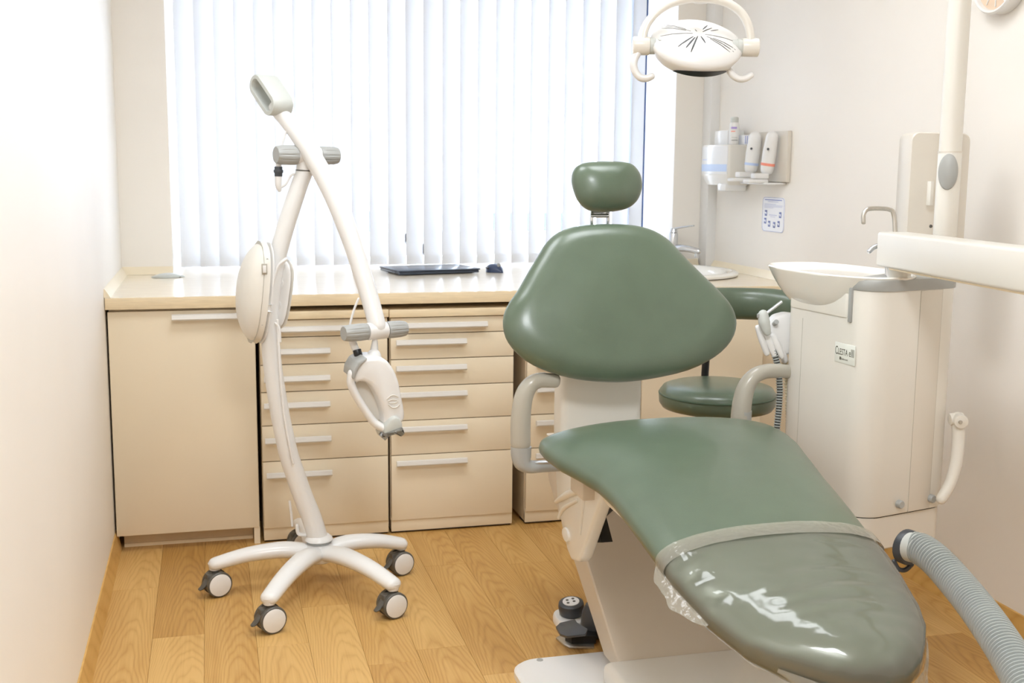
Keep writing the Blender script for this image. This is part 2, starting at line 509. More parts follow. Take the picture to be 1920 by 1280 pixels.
# white pipe casing in the right corner
pc = MB()
pc.box((2.1615, 4.845, .882), (2.2218, 4.93, ZC), .004)
pc.box((2.2218, 4.86, .882), (XR_, 4.93, ZC), .004)
struct('trim_1', pc, 'white')
CT = 0.881    # worktop height
def coving(pts, inward, name):
    """triangular sealing strip along the worktop edge"""
    a, b = V(pts[0]), V(pts[1]); iw = V(inward)
    poly = [a + Vector((0, 0, .0005)), a + iw * .022 + Vector((0, 0, .0005)), a + iw * .019 + Vector((0, 0, .004)), a + iw * .004 + Vector((0, 0, .029)), a + Vector((0, 0, .031))]
    return struct(name, MB().prism(poly, b - a), 'coving')
coving(((XL_, 4.012, CT), (XL_, 4.84, CT)), (1, 0, 0), 'trim_2')
coving(((XL_ + .002, YB, CT), (NL, YB, CT)), (0, -1, 0), 'trim_3')
coving(((NR, 4.93, CT), (2.1589, 4.93, CT)), (0, -1, 0), 'trim_4')
coving(((XR_, 4.012, CT), (XR_, 4.858, CT)), (-1, 0, 0), 'trim_5')

# window: frame, sashes, panes, handle
WY = 5.46
wf = MB()
wx0, wx1, wz0, wz1 = NL + .02, NR - .0, .90, 2.33
wmx = 0.9523
for lo, hi in (((wx0, WY, wz0), (wx0 + .06, WY + .07, wz1)), ((wx1 - .06, WY, wz0), (wx1, WY + .07, wz1)), ((wx0, WY, wz0), (wx1, WY + .07, wz0 + .06)), ((wx0, WY, wz1 - .06), (wx1, WY + .07, wz1)), ((wmx - .04, WY, wz0), (wmx + .04, WY + .07, wz1))):
    wf.box(lo, hi, .006)
win = struct('window_1', wf, 'frame')
for a, b in ((wx0 + .06, wmx - .04), (wmx + .04, wx1 - .06)):
    sm = MB(); t = .05
    for lo, hi in (((a, WY - .012, wz0 + .06), (a + t, WY + .05, wz1 - .06)), ((b - t, WY - .012, wz0 + .06), (b, WY + .05, wz1 - .06)), ((a, WY - .012, wz0 + .06), (b, WY + .05, wz0 + .06 + t)), ((a, WY - .012, wz1 - .06 - t), (b, WY + .05, wz1 - .06))):
        sm.box(lo, hi, .006)
    sa = part('sash', sm, 'frame', win)
    part('pane', MB().box((a + t - .005, WY + .018, wz0 + .06 + t - .005), (b - t + .005, WY + .022, wz1 - .06 - t + .005)), 'glass', sa)
hz = 1.5566
part('window_handle', MB().box((wmx - .016, WY - .022, hz - .035), (wmx + .016, WY - .01, hz + .035), .004).tube([(wmx, WY - .02, hz), (wmx, WY - .05, hz), (wmx, WY - .055, hz - .03), (wmx, WY - .055, hz - .11)], .009), 'frame', win)
part('gasket', MB().box((wx1 - .012, WY - .06, wz0), (wx1 - .001, WY - .002, wz1)), 'gasket', win)
# dark line at the blind's right edge, lens fringing painted in as blue
# ------------------------------------------------------------------ vertical blind
vb = thing('vertical_blind', 'white translucent vertical slat blind hanging in front of the window', 'blind', (0.9, 5.08, 2.3))
part('headrail', MB().box((NL + .005, 5.06, 2.29), (NR - .1, 5.1, 2.33), .004), 'white', vb)
part('wand', MB().cyl((1.9303, 5.05, .93), (1.9303, 5.05, 2.3), .004, n=8), 'gasket', vb)
SW, SP, SA = 0.089, 0.080, math.radians(23)
def slat_mesh():
    m = MB(); n = 8; rings = []
    for i in range(n + 1):
        u = (i / n - .5) * SW
        b = .0055 * (1 - (2 * i / n - 1) ** 2)
        rings.append([(u, b, 0.0), (u, b, 1.40), (u, b + .0006, 1.40), (u, b + .0006, 0.0)])
    return m.loft(rings)
def hem_mesh():
    m = MB(); n = 8; rings = []
    for i in range(n + 1):
        u = (i / n - .5) * (SW - .002)
        b = .0055 * (1 - (2 * i / n - 1) ** 2)
        rings.append([(u, b - .001, .001), (u, b - .001, .042), (u, b - .0003, .042), (u, b - .0003, .001)])
    return m.loft(rings)
LOC['_s'] = Vector()
class _D: name = '_s'
slat0 = None
ns = 26
for i in range(ns):
    x = -0.083 + i * SP
    if slat0 is None:
        base = Vector((x, 5.1, .888))
        slat0 = part('slat', MB().add([], []) if False else slat_mesh(), 'fabric', None)
        hem0 = part('hem_weight', hem_mesh(), 'fabric', None)
        for oo in (slat0, hem0):
            for v in oo.data.vertices: v.co += oo.location
            oo.location = (0, 0, 0)
        hem0.parent = slat0
        sl, he = slat0, hem0
    else:
        sl = slat0.copy(); COL.objects.link(sl)
        he = hem0.copy(); COL.objects.link(he); he.parent = sl
    sl.parent = vb
    sl.location = Vector((x, 5.1, .888)) - LOC[vb.name]
    sl.rotation_euler = (0, 0, SA + math.radians(2.5 * math.sin(i * 2.3)))

# ------------------------------------------------------------------ outside
gnd = struct('floor_outside', MB().box((-20, 5.8, -.6), (24, 40, -.5)), 'paving')
bl = thing('building', 'pale building with blue windows seen through the blind slats', 'building', (3.0, 15, -.5))
part('facade', MB().box((-14, 14.2, -.5), (20, 15.5, 1.9)), 'render_wall', bl)
for lo, hi in [((1.2246, 14.18, 0.778), (1.4418, 14.18, 0.3467)), ((1.5439, 14.18, 0.7778), (2.0594, 14.18, 0.3547)), ((2.8725, 14.18, 0.4144), (2.9675, 14.18, 0.281)), ((3.2994, 14.18, 0.7569), (3.6944, 14.18, 0.4423)), ((3.7608, 14.18, 0.7565), (3.9736, 14.18, 0.4405)), ((4.0257, 14.18, 0.7563), (4.3687, 14.18, 0.4584)), ((5.0949, 14.18, 0.7757), (5.3954, 14.18, 0.4522))]:
    part('window', MB().box((lo[0], 14.15, hi[2]), (hi[0], 14.22, lo[2])), 'bluewin', bl)

# ------------------------------------------------------------------ fitted cupboards under the window
FY = 4.03          # front plane of the doors and drawers
def bar_handle(mb, x0, x1, z, y=FY):
    """rounded aluminium bar on two short feet"""
    pr = [(y - .030, z - .006), (y - .026, z - .0105), (y - .014, z - .0105), (y - .011, z - .004), (y - .013, z + .006), (y - .020, z + .0105), (y - .027, z + .008)]
    mb.loft([[(x, a, b) for a, b in pr] for x in (x0, x0 + .001, x1 - .001, x1)])
    for x in (x0 + .02, x1 - .02): mb.box((x - .006, y - .016, z - .006), (x + .006, y + .0005, z + .004))
    return mb
# tall door cupboard at the left
dc = thing('base_cabinet', 'cream cupboard with one plain door beside the left wall', 'cabinet', (-.1, 4.3, 0))
part('carcass', MB().box((-.335, FY + .02, .06), (.140, 4.84, .838)), 'cabin', dc)
part('side_panel', MB().box((.120, FY + .004, 0.0), (.140, 4.84, .06)), 'cab', dc)
dr = part('door', MB().box((-.338, FY, .060), (.138, FY + .018, .832), .0015), 'cab', dc)
part('door_handle', bar_handle(MB(), -0.1326, .118, 0.8116), 'handle', dr)
part('plinth', MB().box((-.320, FY + .07, 0.0), (.118, FY + .085, .06)), 'cabin', dc)
part('plinth_strip', MB().box((-.320, FY + .066, 0.0), (.118, FY + .07, .012)), 'topedge', dc)
def pedestal(label, x0, x1, rows, hxs, slab_x0, slab_x1):
    t = thing('drawer_unit', label, 'cabinet', ((x0 + x1) / 2, 4.3, 0), 'drawer units under the worktop')
    part('carcass', MB().box((x0, FY + .02, .012), (x1, 4.72, rows[0] + .0)).box((x0, FY + .02, .012), (x0 + .018, FY + .0195 + .001, .05)), 'cabin', t)
    part('plinth', MB().box((x0 + .001, FY + .006, .008), (x1 - .001, FY + .0195, rows[-1] + .012), .001), 'cab', t)
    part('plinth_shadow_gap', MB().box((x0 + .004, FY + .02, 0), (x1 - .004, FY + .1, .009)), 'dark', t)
    part('top_slab', MB().box((slab_x0, FY - .012, rows[0] + .002), (slab_x1, 4.72, rows[0] + .030), .003), 'topedge', t)
    for i in range(len(rows) - 1):
        d = part('drawer', MB().box((x0 + .002, FY, rows[i + 1] + .0015), (x1 - .002, FY + .018, rows[i] - .0015), .0015), 'cab', t)
        a, b, z = hxs[i]
        part('drawer_handle', bar_handle(MB(), a, b, z), 'handle', d)
    return t
r1 = [0.7923, 0.7317, 0.6362, 0.54, 0.4215, 0.2937, 0.0514]
r2 = [0.7906, 0.7319, 0.6402, 0.5422, 0.4181, 0.2919, 0.0492]
h1 = [(0.1864, 0.4591, 0.7615), (0.1668, 0.3916, 0.6837), (0.1647, 0.3903, 0.5884), (0.1626, 0.3889, 0.4953), (0.1635, 0.3909, 0.3719), (0.1662, 0.3929, 0.2482)]
h2 = [(0.6614, 0.9529, 0.7632), (0.6232, 0.8768, 0.7035), (0.6227, 0.8771, 0.6104), (0.6221, 0.8794, 0.5146), (0.6214, 0.8798, 0.3899), (0.6226, 0.8802, 0.266)]
pedestal('cream six drawer unit behind the white lamp stand, left of the three', .1525, .5965, r1, h1, .150, .5985)
pedestal('cream six drawer unit in the middle, with its top handle set to the right', .6045, 1.058, r2, h2, .6005, 1.060)
pedestal('cream drawer unit half hidden behind the green chair, right of the three', 1.106, 1.54, r2, [(1.14, 1.39, h[2]) for h in h2], 1.102, 1.545)
sk = thing('sink_cabinet', 'plain cream cupboard under the washbasin behind the round stool', 'cabinet', (1.85, 4.3, 0))
part('carcass', MB().box((1.555, FY + .02, .06), (2.18, 4.72, .72)), 'cabin', sk)
for a, b in ((1.557, 1.80), (1.803, 2.05)):
    d = part('door', MB().box((a, FY, .06), (b, FY + .018, .834), .0015), 'cab', sk)
part('filler_panel', MB().box((2.056, FY + .012, 0), (2.19, FY + .028, .834)), 'cabin', sk)
part('plinth', MB().box((1.56, FY + .06, 0), (2.05, FY + .075, .06)), 'cabin', sk)

# worktop with a round hole for the basin
BX, BY, BR = 1.83, 4.545, 0.305
wt = MB()
def slab(x0, x1, y0, y1): wt.box((x0, y0, .842), (x1, y1, CT), .0)
slab(XL_ + .002, 1.48, FY - .018, YB); slab(NL + .001, NR - .001, YB, 5.69)
x0, x1, y0, y1 = 1.48, XR_ - .001, FY - .018, YB
N = 48; ring_o, ring_i = [], []
for j in range(N):
    a = 2 * PI * j / N; c, s_ = math.cos(a), math.sin(a)
    ring_i.append((BX + BR * .9 * c, BY + BR * .9 * s_))
    t = min((x1 - BX) / c if c > 1e-6 else ((x0 - BX) / c if c < -1e-6 else 9), (y1 - BY) / s_ if s_ > 1e-6 else ((y0 - BY) / s_ if s_ < -1e-6 else 9))
    ring_o.append((BX + t * c, BY + t * s_))
for cx_, cy_ in ((x0, y0), (x0, y1), (x1, y0), (x1, y1)):
    j = min(range(N), key=lambda q: (ring_o[q][0] - cx_) ** 2 + (ring_o[q][1] - cy_) ** 2); ring_o[j] = (cx_, cy_)
wt.loft([[(p[0], p[1], CT) for p in ring_i], [(p[0], p[1], CT) for p in ring_o], [(p[0], p[1], .842) for p in ring_o], [(p[0], p[1], .842) for p in ring_i], [(p[0], p[1], CT) for p in ring_i]], False, False)
wk = part('worktop', wt, 'top', None)
tag(wk, 'long cream laminate worktop running under the window', 'worktop')
part('front_edge', MB().box((XL_ + .002, FY - .020, .8415), (XR_ - .001, FY - .0175, CT - .0015), .001), 'topedge', wk)
part('edge_nosing', MB().cyl((XL_ + .002, FY - .0155, CT - .0045), (XR_ - .001, FY - .0155, CT - .0045), .0045, n=10), 'topedge', wk)
# washbasin
ws = MB().lathe([(BR * .86, -.09), (BR * .86, .0005), (BR, .0006), (BR + .012, .004), (BR + .014, .012), (BR + .006, .019), (BR - .012, .021), (BR - .035, .017), (BR - .06, -.01), (BR - .11, -.075), (.03, -.086), (.001, -.086)], (BX, BY, CT), n=48)
tag(part('washbasin', ws, 'porcelain', None), 'round white washbasin set in the worktop near the right wall', 'basin')
tp = thing('mixer_tap', 'chrome single lever mixer tap at the washbasin', 'tap', (1.90, 4.86, CT))
fx = [(2.015, 4.875, 0.9536), (2.0125, 4.875, 1.0351), (1.9836, 4.875, 0.9731), (2.071, 4.875, 0.9772), (2.0119, 4.875, 1.0542), (2.0656, 4.875, 1.0611)]
b0 = Vector(fx[0])
part('tap_body', MB().cyl((b0.x, b0.y, CT), (b0.x, b0.y, fx[1][2]), .021, .019, rd=.003), 'chrome', tp)
part('spout', MB().tube([(b0.x, b0.y, fx[0][2] + .01), (b0.x + .03, b0.y - .05, fx[0][2] + .015), (b0.x + .075, b0.y - .11, fx[0][2] + .005)], [.018, .016, .013]).cyl((b0.x + .072, b0.y - .105, fx[0][2] + .0), (b0.x + .072, b0.y - .105, fx[0][2] - .022), .011), 'chrome', tp)
part('lever', MB().cyl((b0.x, b0.y, fx[1][2] + .001), (b0.x, b0.y, fx[1][2] + .022), .018, .013, rd=.003).tube([(b0.x, b0.y, fx[1][2] + .016), (b0.x + .03, b0.y - .03, fx[1][2] + .026), (b0.x + .065, b0.y - .07, fx[1][2] + .034)], [.008, .006, .006], flat=(1.3, .7)), 'chrome', tp)

# ------------------------------------------------------------------ things on the worktop
lp = thing('laptop', 'closed dark grey laptop lying on the worktop under the blind', 'laptop', (.92, 4.8, CT))
a, b = Vector((.731, 4.63, 0)), Vector((1.085, 4.70, 0))
ax = (b - a).normalized(); ay = Vector((-ax.y, ax.x, 0)); W_ = (b - a).length
mtx = Matrix(((ax.x, ay.x, 0, a.x), (ax.y, ay.y, 0, a.y), (0, 0, 1, CT), (0, 0, 0, 1)))
part('laptop_base', MB().box((0.004, 0.003, .003), (W_ - .004, .235, .014), .003, mtx=mtx), 'laptop', lp)
part('laptop_lid', MB().box((0, 0, .0145), (W_, .238, .021), .0025, mtx=mtx), 'laptop', lp)
part('rubber_foot', MB().box((.03, .02, 0), (W_ - .03, .21, .004), mtx=mtx), 'black', lp)
def mouse_body(c, ang, L, Wd, H):
    m = MB(); rings = []; c = V(c)
    f = Vector((math.cos(ang), math.sin(ang), 0)); s = Vector((-f.y, f.x, 0))
    for i in range(13):
        t = i / 12; k = math.sin(PI * min(max(t, .02), .98)) ** .55
        w = Wd / 2 * k * (1 - .15 * math.cos(2 * PI * t)); h = H * k * (0.8 + .2 * math.sin(PI * t * .8))
        ce = c + f * (L * (t - .5))
        rings.append([ce + s * (w * math.copysign(abs(math.cos(q)) ** .7, math.cos(q))) + Vector((0, 0, max(0, h * math.sin(q) ** .8 if math.sin(q) > 0 else 0))) for q in [PI * j / 10 for j in range(11)]])
    return m.loft(rings, closed=False).loft([[r[0], r[-1]] for r in rings], closed=False, cap0=False, cap1=False)
ms = thing('computer_mouse', 'dark blue computer mouse beside the closed laptop', 'mouse', (1.15, 4.72, CT))
part('mouse_shell', mouse_body((1.155, 4.74, CT + .001), 2.0, .105, .062, .036), 'mouseblue', ms)
part('scroll_wheel', MB().cyl((1.163, 4.705, CT + .033), (1.169, 4.709, CT + .033), .008, n=12), 'grey', ms)
part('side_button', MB().box((1.118, 4.715, CT + .016), (1.126, 4.75, CT + .022), .002), 'black', ms)
fm = mouse_body((-.165, 4.72, CT + .001), .12, .125, .075, .016)
f2 = thing('flat_mouse', 'flat light grey pointing device at the left end of the worktop', 'mouse', (-.165, 4.72, CT))
part('shell', fm, 'ltgrey', f2)
part('underside', MB().box((-.215, 4.70, CT), (-.115, 4.745, CT + .003), .001), 'dkgrey', f2)

# ------------------------------------------------------------------ whitening lamp on a five-arm rolling stand
hub = Vector((0.3051, 3.5748, 0))
wl = thing('whitening_lamp', 'white tooth whitening lamp on a curved mobile stand with castors', 'lamp', (hub.x, hub.y, 0))
bmid = MB()
bmid.lathe([(.001, .080), (.040, .080), (.062, .090), (.068, .105), (.062, .122), (.045, .136), (.030, .140), (.001, .140)], (hub.x, hub.y, 0), n=32)
part('base_hub', bmid, 'white', wl)
part('base_collar', MB().lathe([(.001, .1395), (.038, .1395), (.0385, .143), (.034, .146), (.001, .146)], (hub.x, hub.y, 0), n=28), 'grey', wl)
CAST = [(-0.0104, 3.5555, 0.04), (0.1351, 3.2301, 0.04), (0.4894, 3.2606, 0.04), (0.5702, 3.6173, 0.04), (0.27, 3.905, 0.04)]
for i, c in enumerate(CAST):
    c = Vector(c); d = Vector((c.x - hub.x, c.y - hub.y, 0)); L = d.length; d.normalize()
    e = hub + d * (L + .005)
    am = MB().tube([(hub.x + d.x * .02, hub.y + d.y * .02, .110), (hub.x + d.x * L * .35, hub.y + d.y * L * .35, .126), (hub.x + d.x * L * .7, hub.y + d.y * L * .7, .121), (e.x, e.y, .101)],
                   [.040, .036, .031, .027], n=14, flat=[(1, .62), (1, .72), (1, .74), (1, .74)])
    am.cyl((e.x, e.y, .084), (e.x, e.y, .104), .017, .021)
    part('base_arm', am, 'white', wl)
    wc = Vector((c.x, c.y, .04))
    if i == 4: wd = Vector((.3, -.95, 0)).normalized()
    else: wd = Vector((.36, -.93, 0)).normalized()
    tn = Vector((-wd.y, wd.x, 0)) * -1      # points to the left in view
    cs = part('castor', MB().lathe([(.001, -.012), (.034, -.012), (.037, -.010), (.037, .010), (.034, .012), (.001, .012)], wc, wd, n=28).cyl((wc.x, wc.y, .05), (e.x, e.y, .0845), .012, .012).box((-.001, -.014, -.002), (.036, .014, .036), .006, mtx=Matrix(((tn.x, wd.x, 0, wc.x), (tn.y, wd.y, 0, wc.y), (0, 0, 1, wc.z), (0, 0, 0, 1)))), 'dkgrey', wl)
    for sgn in (-1, 1):
        part('wheel', MB().lathe([(.001, sgn * .0125), (.036, sgn * .0125), (.040, sgn * .015), (.040, sgn * .024), (.037, sgn * .027), (.001, sgn * .027)], wc, wd, n=32), 'dkgrey', cs)
        part('wheel_cap', MB().lathe([(.001, sgn * .0265), (.0345, sgn * .0265), (.0345, sgn * .0282), (.030, sgn * .0300), (.001, sgn * .0308)], wc, wd, n=32), 'white', cs)
    part('brake_lever', MB().tube([wc + tn * .030 + Vector((0, 0, .018)), wc + tn * .046 + Vector((0, 0, -.004)), wc + tn * .056 + Vector((0, 0, -.010))], [.014, .012, .008], n=10, flat=(1.0, .5)), 'dkgrey', cs)
PY = hub.y
post_px = [(0.3053, 3.575, 0.1422), (0.2848, 3.575, 0.2188), (0.2579, 3.575, 0.2934), (0.2362, 3.575, 0.3635), (0.2162, 3.575, 0.433), (0.2029, 3.575, 0.5015), (0.1913, 3.575, 0.5695), (0.176, 3.575, 0.6871), (0.1685, 3.575, 0.7866), (0.1687, 3.575, 0.8687), (0.1787, 3.575, 0.9662), (0.1998, 3.575, 1.0631), (0.232, 3.575, 1.1674), (0.2655, 3.575, 1.2633), (0.2837, 3.575, 1.3064)]
n_ = len(post_px)
part('post', MB().tube(post_px, [.0315 - .006 * i / (n_ - 1) for i in range(n_)], n=20, sub=4, cap='flat'), 'white', wl)
part('post_foot', MB().lathe([(.001, .146), (.040, .146), (.0445, .150), (.042, .157), (.034, .164), (.001, .164)], (hub.x, hub.y, 0), n=28), 'white', wl)
# boom
boom = [(0.2005, 3.6, 1.4871), (0.2349, 3.585, 1.448), (0.273, 3.56, 1.3946), (0.3081, 3.54, 1.3351), (0.3442, 3.515, 1.2647), (0.3788, 3.48, 1.1791), (0.409, 3.45, 1.089), (0.4327, 3.42, 1.0011), (0.4523, 3.395, 0.9243), (0.4688, 3.37, 0.8526)]
part('boom', MB().tube(boom, [.0215, .024, .027, .0285, .0290, .0290, .0285, .0275, .0265, .0255], n=20, sub=4), 'white', wl)
# joints with fluted knobs
def knob(name, c, d, r0, L, parent):
    """tapered barrel knob with flutes, small end first"""
    d = V(d).normalized(); m = MB(); n = 48; rings = []; c = V(c)
    x = Vector((0, 0, 1)); x = (x - d * x.dot(d)).normalized(); y = d.cross(x)
    for t, rr in ((0, .60), (0, .80), (.04, .86), (.3, .97), (.7, 1.0), (.95, .97), (1.0, .92)):
        ring = []
        for j in range(n):
            g = .94 if (j % 4 == 0 and .03 < t < .96) else 1.0
            a = 2 * PI * j / n
            ring.append(c + d * (L * t) + (x * math.cos(a) + y * math.sin(a)) * (r0 * rr * g))
        rings.append(ring)
    m.loft(rings)
    return part(name, m, 'grey', parent, smooth=25)
ka = Vector((.90, .34, .0)).normalized()
jc = Vector((0.286, 3.575, 1.3493))
part('joint', MB().cyl(jc - ka * .05, jc + ka * .045, .026, n=24, rd=.003).cyl((jc.x - .005, jc.y, jc.z - .045), (jc.x, jc.y, jc.z - .01), .026, .026), 'white', wl)
part('joint_seam', MB().cyl((jc.x - .0052, jc.y, jc.z - .0475), (jc.x - .005, jc.y, jc.z - .044), .0266, n=24), 'dkgrey', wl)
knob('joint_knob', jc - ka * .098, ka, .030, .066, wl)
knob('joint_knob', jc + ka * .105, -ka, .028, .060, wl)
j2 = Vector((0.4655, 3.37, 0.84))
part('head_joint', MB().cyl(j2 - ka * .032, j2 + ka * .032, .0255, n=24, rd=.003), 'white', wl)
knob('head_knob', j2 - ka * .108, ka, .0255, .074, wl)
knob('head_knob', j2 + ka * .098, -ka, .0255, .064, wl)
# handle loop at the top of the boom
hy = 3.60
hc = Vector((0.1592, 3.6, 1.5253))
e1 = Vector((.377, -.633, -.676)); ed = Vector((.84, .50, .02)).normalized(); e1 = (e1 - ed * e1.dot(ed)).normalized()
e2 = ed.cross(e1).normalized()
def stadium(c, L, w, n=28):
    out = []
    for j in range(n):
        a = 2 * PI * j / n
        cx = math.copysign(L / 2 - w / 2, math.cos(a)) if abs(math.cos(a)) > .15 else (L / 2 - w / 2) * math.cos(a) / .15
        out.append(c + e1 * (cx + w / 2 * math.cos(a)) + e2 * (w / 2 * math.sin(a)))
    return out
hd = .052
O0, O1 = stadium(hc, .150, .066), stadium(hc + ed * hd * 1.35, .150, .066)
I0, I1 = stadium(hc, .122, .040), stadium(hc + ed * hd * 1.35, .122, .040)
sh = lambda R, c, k: [c + (p - c) * k for p in R]
c0, c1 = hc, hc + ed * hd * 1.35
part('top_handle', MB().loft([sh(O0, c0, .97), [p + ed * .003 for p in O0], [p - ed * .003 for p in O1], sh(O1, c1, .97), sh(I1, c1, 1.03), [p - ed * .003 for p in I1], [p + ed * .003 for p in I0], sh(I0, c0, 1.03), sh(O0, c0, .97)], False, False), 'ltgrey', wl)
# power unit on the post: bulging shell with a flat back
cu0, cu1 = Vector((0.1657, 3.575, 1.0923)), Vector((0.1318, 3.575, 0.7811))
axu = (cu1 - cu0).normalized(); Lu = (cu1 - cu0).length
lf = Vector((-1, -.28, 0)); lf = (lf - axu * lf.dot(axu)).normalized(); bk = axu.cross(lf).normalized()
def shell(depth, half, t0, t1, off=0.0, n=22):
    rings = []
    for i in range(21):
        t = t0 + (t1 - t0) * i / 20
        k = max(1e-3, 1 - abs(2 * t - 1) ** 2.6) ** .5
        c = cu0 + axu * (Lu * t)
        ring = []
        for j in range(n):
            a = 2 * PI * j / n
            x = math.copysign(abs(math.cos(a)) ** .75, math.cos(a)); y = math.copysign(abs(math.sin(a)) ** .8, math.sin(a))
            ring.append(c + lf * (off + depth * k * max(x, 0) * (.86 + .2 * math.sin(PI * t)) + min(x, 0) * .001) + bk * (half * k * y))
        rings.append(ring)
    return rings
pu = part('power_unit', MB().loft(shell(.066, .080, 0, 1, .006)), 'ivory', wl)
rr = shell(.0005, .0885, 0, 1, .022)
part('shell_seam', MB().loft([[p for p in r] for r in shell(.0012, .0812, .005, .995, .026)]), 'armgrey', pu)
part('back_plate', MB().loft(shell(.012, .076, .01, .99, -.006)), 'white', pu)
for (a, b) in [(0.16, 0.0), (0.34, 0.0), (0.44, 0.0), (0.78, 0.0)]:
    c = cu0 + axu * (Lu * a) + lf * .016 - bk * .0765 * max(.1, 1 - abs(2 * a - 1) ** 2.6) ** .5
    part('screw', MB().lathe([(.001, 0), (.0035, 0), (.003, .002), (.001, .002)], c, -bk, n=10), 'grey', pu)
c = cu0 + axu * (Lu * .25) + lf * .026 - bk * .074
part('power_switch', MB().box((-.008, -.003, -.016), (.008, .004, .016), .001, mtx=Matrix.Translation(c)), 'armgrey', pu)
part('switch_rocker', MB().box((-.005, -.007, -.011), (.005, -.002, .011), .001, mtx=Matrix.Translation(c)), 'white', pu)
# cord bracket on the other side of the post
cb0, cb1 = Vector((0.2215, 3.575, 1.0354)), Vector((0.1901, 3.575, 0.8238))
axb = (cb1 - cb0).normalized(); Lb = (cb1 - cb0).length; rt_ = Vector((.62, -.78, 0)); rt_ = (rt_ - axb * rt_.dot(axb)).normalized(); nb = axb.cross(rt_)
def plate_rings(o0, wid, th):
    rings = []
    for i in range(17):
        t = i / 16; k = max(1e-3, 1 - abs(2 * t - 1) ** 3.2) ** .5
        c = cb0 + axb * (Lb * t) + nb * o0
        rings.append([c + rt_ * (wid * k * math.cos(2 * PI * j / 16)) + nb * (th * math.sin(2 * PI * j / 16)) for j in range(16)])
    return rings
sg = 1 if nb.x > 0 else -1
br = part('cord_bracket', MB().loft(plate_rings(-sg * .006, .038, .005)), 'white', wl)
part('bracket_flange', MB().loft(plate_rings(sg * .010, .034, .003)), 'ivory', br)
for q_ in (.35, .65):
    part('bracket_core', MB().cyl(cb0 + axb * Lb * q_ - nb * sg * .012, cb0 + axb * Lb * q_ + nb * sg * .01, .014), 'white', br)
plug = [(0.2165, 3.52, 1.0414), (0.1942, 3.52, 1.0225), (0.181, 3.52, 0.9876), (0.1692, 3.52, 0.9478), (0.1656, 3.52, 0.9238)]
part('power_cord', MB().tube(plug, .0055, n=8).tube([(0.1883, 3.53, 0.8576), (0.1901, 3.53, 0.7926), (0.1932, 3.53, 0.7107), (0.1966, 3.53, 0.6448), (0.2017, 3.53, 0.5817), (0.2086, 3.53, 0.5248), (0.2172, 3.53, 0.4691), (0.2274, 3.53, 0.4131)], .004, n=8).tube([(0.1833, 3.53, 0.848), (0.1925, 3.53, 0.8332), (0.1948, 3.53, 0.7925)], .0045, n=8), 'white', wl)
pg = part('mains_plug', MB().tube([(0.1691, 3.52, 0.943), (0.1638, 3.52, 0.9142), (0.1586, 3.52, 0.8919)], [.007, .009, .015], n=12).box((0.1483, 3.535, 0.8871), (0.1692, 3.505, 0.9078), .004), 'white', wl)
for a, b in [((0.1474, 3.51, 0.8997), (0.1391, 3.51, 0.8775)), ((0.1632, 3.515, 0.8988), (0.1565, 3.515, 0.8748))]:
    part('plug_pin', MB().cyl(a, b, .0022, n=8), 'steel', pg)
# cable with connector at the top and at the head
part('signal_cable', MB().tube([(0.2303, 3.57, 1.424), (0.2187, 3.57, 1.3893), (0.2068, 3.57, 1.342)], .0035, n=8).tube([(0.2044, 3.56, 1.2522), (0.2234, 3.56, 1.2633), (0.238, 3.56, 1.2871), (0.2492, 3.56, 1.2935)], .0035, n=8), 'white', wl)
part('cable_boot', MB().tube([(0.2045, 3.56, 1.3341), (0.2024, 3.56, 1.3058)], [.008, .009], n=12).tube([(0.202, 3.56, 1.2869), (0.2015, 3.56, 1.2632), (0.2043, 3.56, 1.2459)], [.011, .011, .006], n=12), 'white', wl)
part('cable_connector', MB().cyl((0.2026, 3.56, 1.3152), (0.2019, 3.56, 1.2853), .012, n=16, rd=.002).cyl((0.2024, 3.56, 1.3058), (0.2022, 3.56, 1.2964), .0145, n=16, rd=.001), 'slate', wl)
part('head_cable', MB().tube([(0.4157, 3.39, 0.9334), (0.4028, 3.39, 0.9022), (0.3914, 3.39, 0.863), (0.3879, 3.39, 0.8314)], .0035, n=8).tube([(0.3917, 3.37, 0.823), (0.3977, 3.37, 0.8023), (0.4053, 3.37, 0.7831)], [.010, .011, .011], n=12), 'white', wl)
part('head_connector', MB().cyl((0.4063, 3.365, 0.787), (0.4117, 3.36, 0.7639), .0125, n=16, rd=.002), 'black', wl)
part('lower_cable', MB().tube([(0.218, 3.6, 0.2715), (0.2222, 3.6, 0.233), (0.2248, 3.6, 0.1927)], .004, n=8).tube([(0.2384, 3.58, 0.1979), (0.2429, 3.58, 0.1714), (0.2677, 3.58, 0.1661)], .006, n=8), 'white', wl)
# lamp head
part('head_stem', MB().tube([(0.4605, 3.37, 0.8116), (0.4587, 3.37, 0.7846), (0.4569, 3.37, 0.7576)], [.008, .012, .014], n=14).tube([(0.4559, 3.362, 0.7653), (0.4589, 3.362, 0.7461), (0.4634, 3.362, 0.7204)], [.022, .023, .012], n=14), 'white', wl)
hdI = [(0.3957, 3.35, 0.6995), (0.4021, 3.35, 0.7056), (0.4114, 3.35, 0.7085), (0.4208, 3.35, 0.7049), (0.4332, 3.35, 0.6949), (0.4456, 3.35, 0.6753), (0.4564, 3.35, 0.6557), (0.4657, 3.35, 0.6329), (0.4719, 3.35, 0.6101), (0.4764, 3.35, 0.5874), (0.4747, 3.35, 0.5746), (0.4652, 3.35, 0.5718), (0.4558, 3.35, 0.5787), (0.4417, 3.35, 0.5954), (0.4262, 3.35, 0.6185), (0.4092, 3.35, 0.6481), (0.3986, 3.35, 0.6756)]
hnrm = (.25, -.968, -.12)
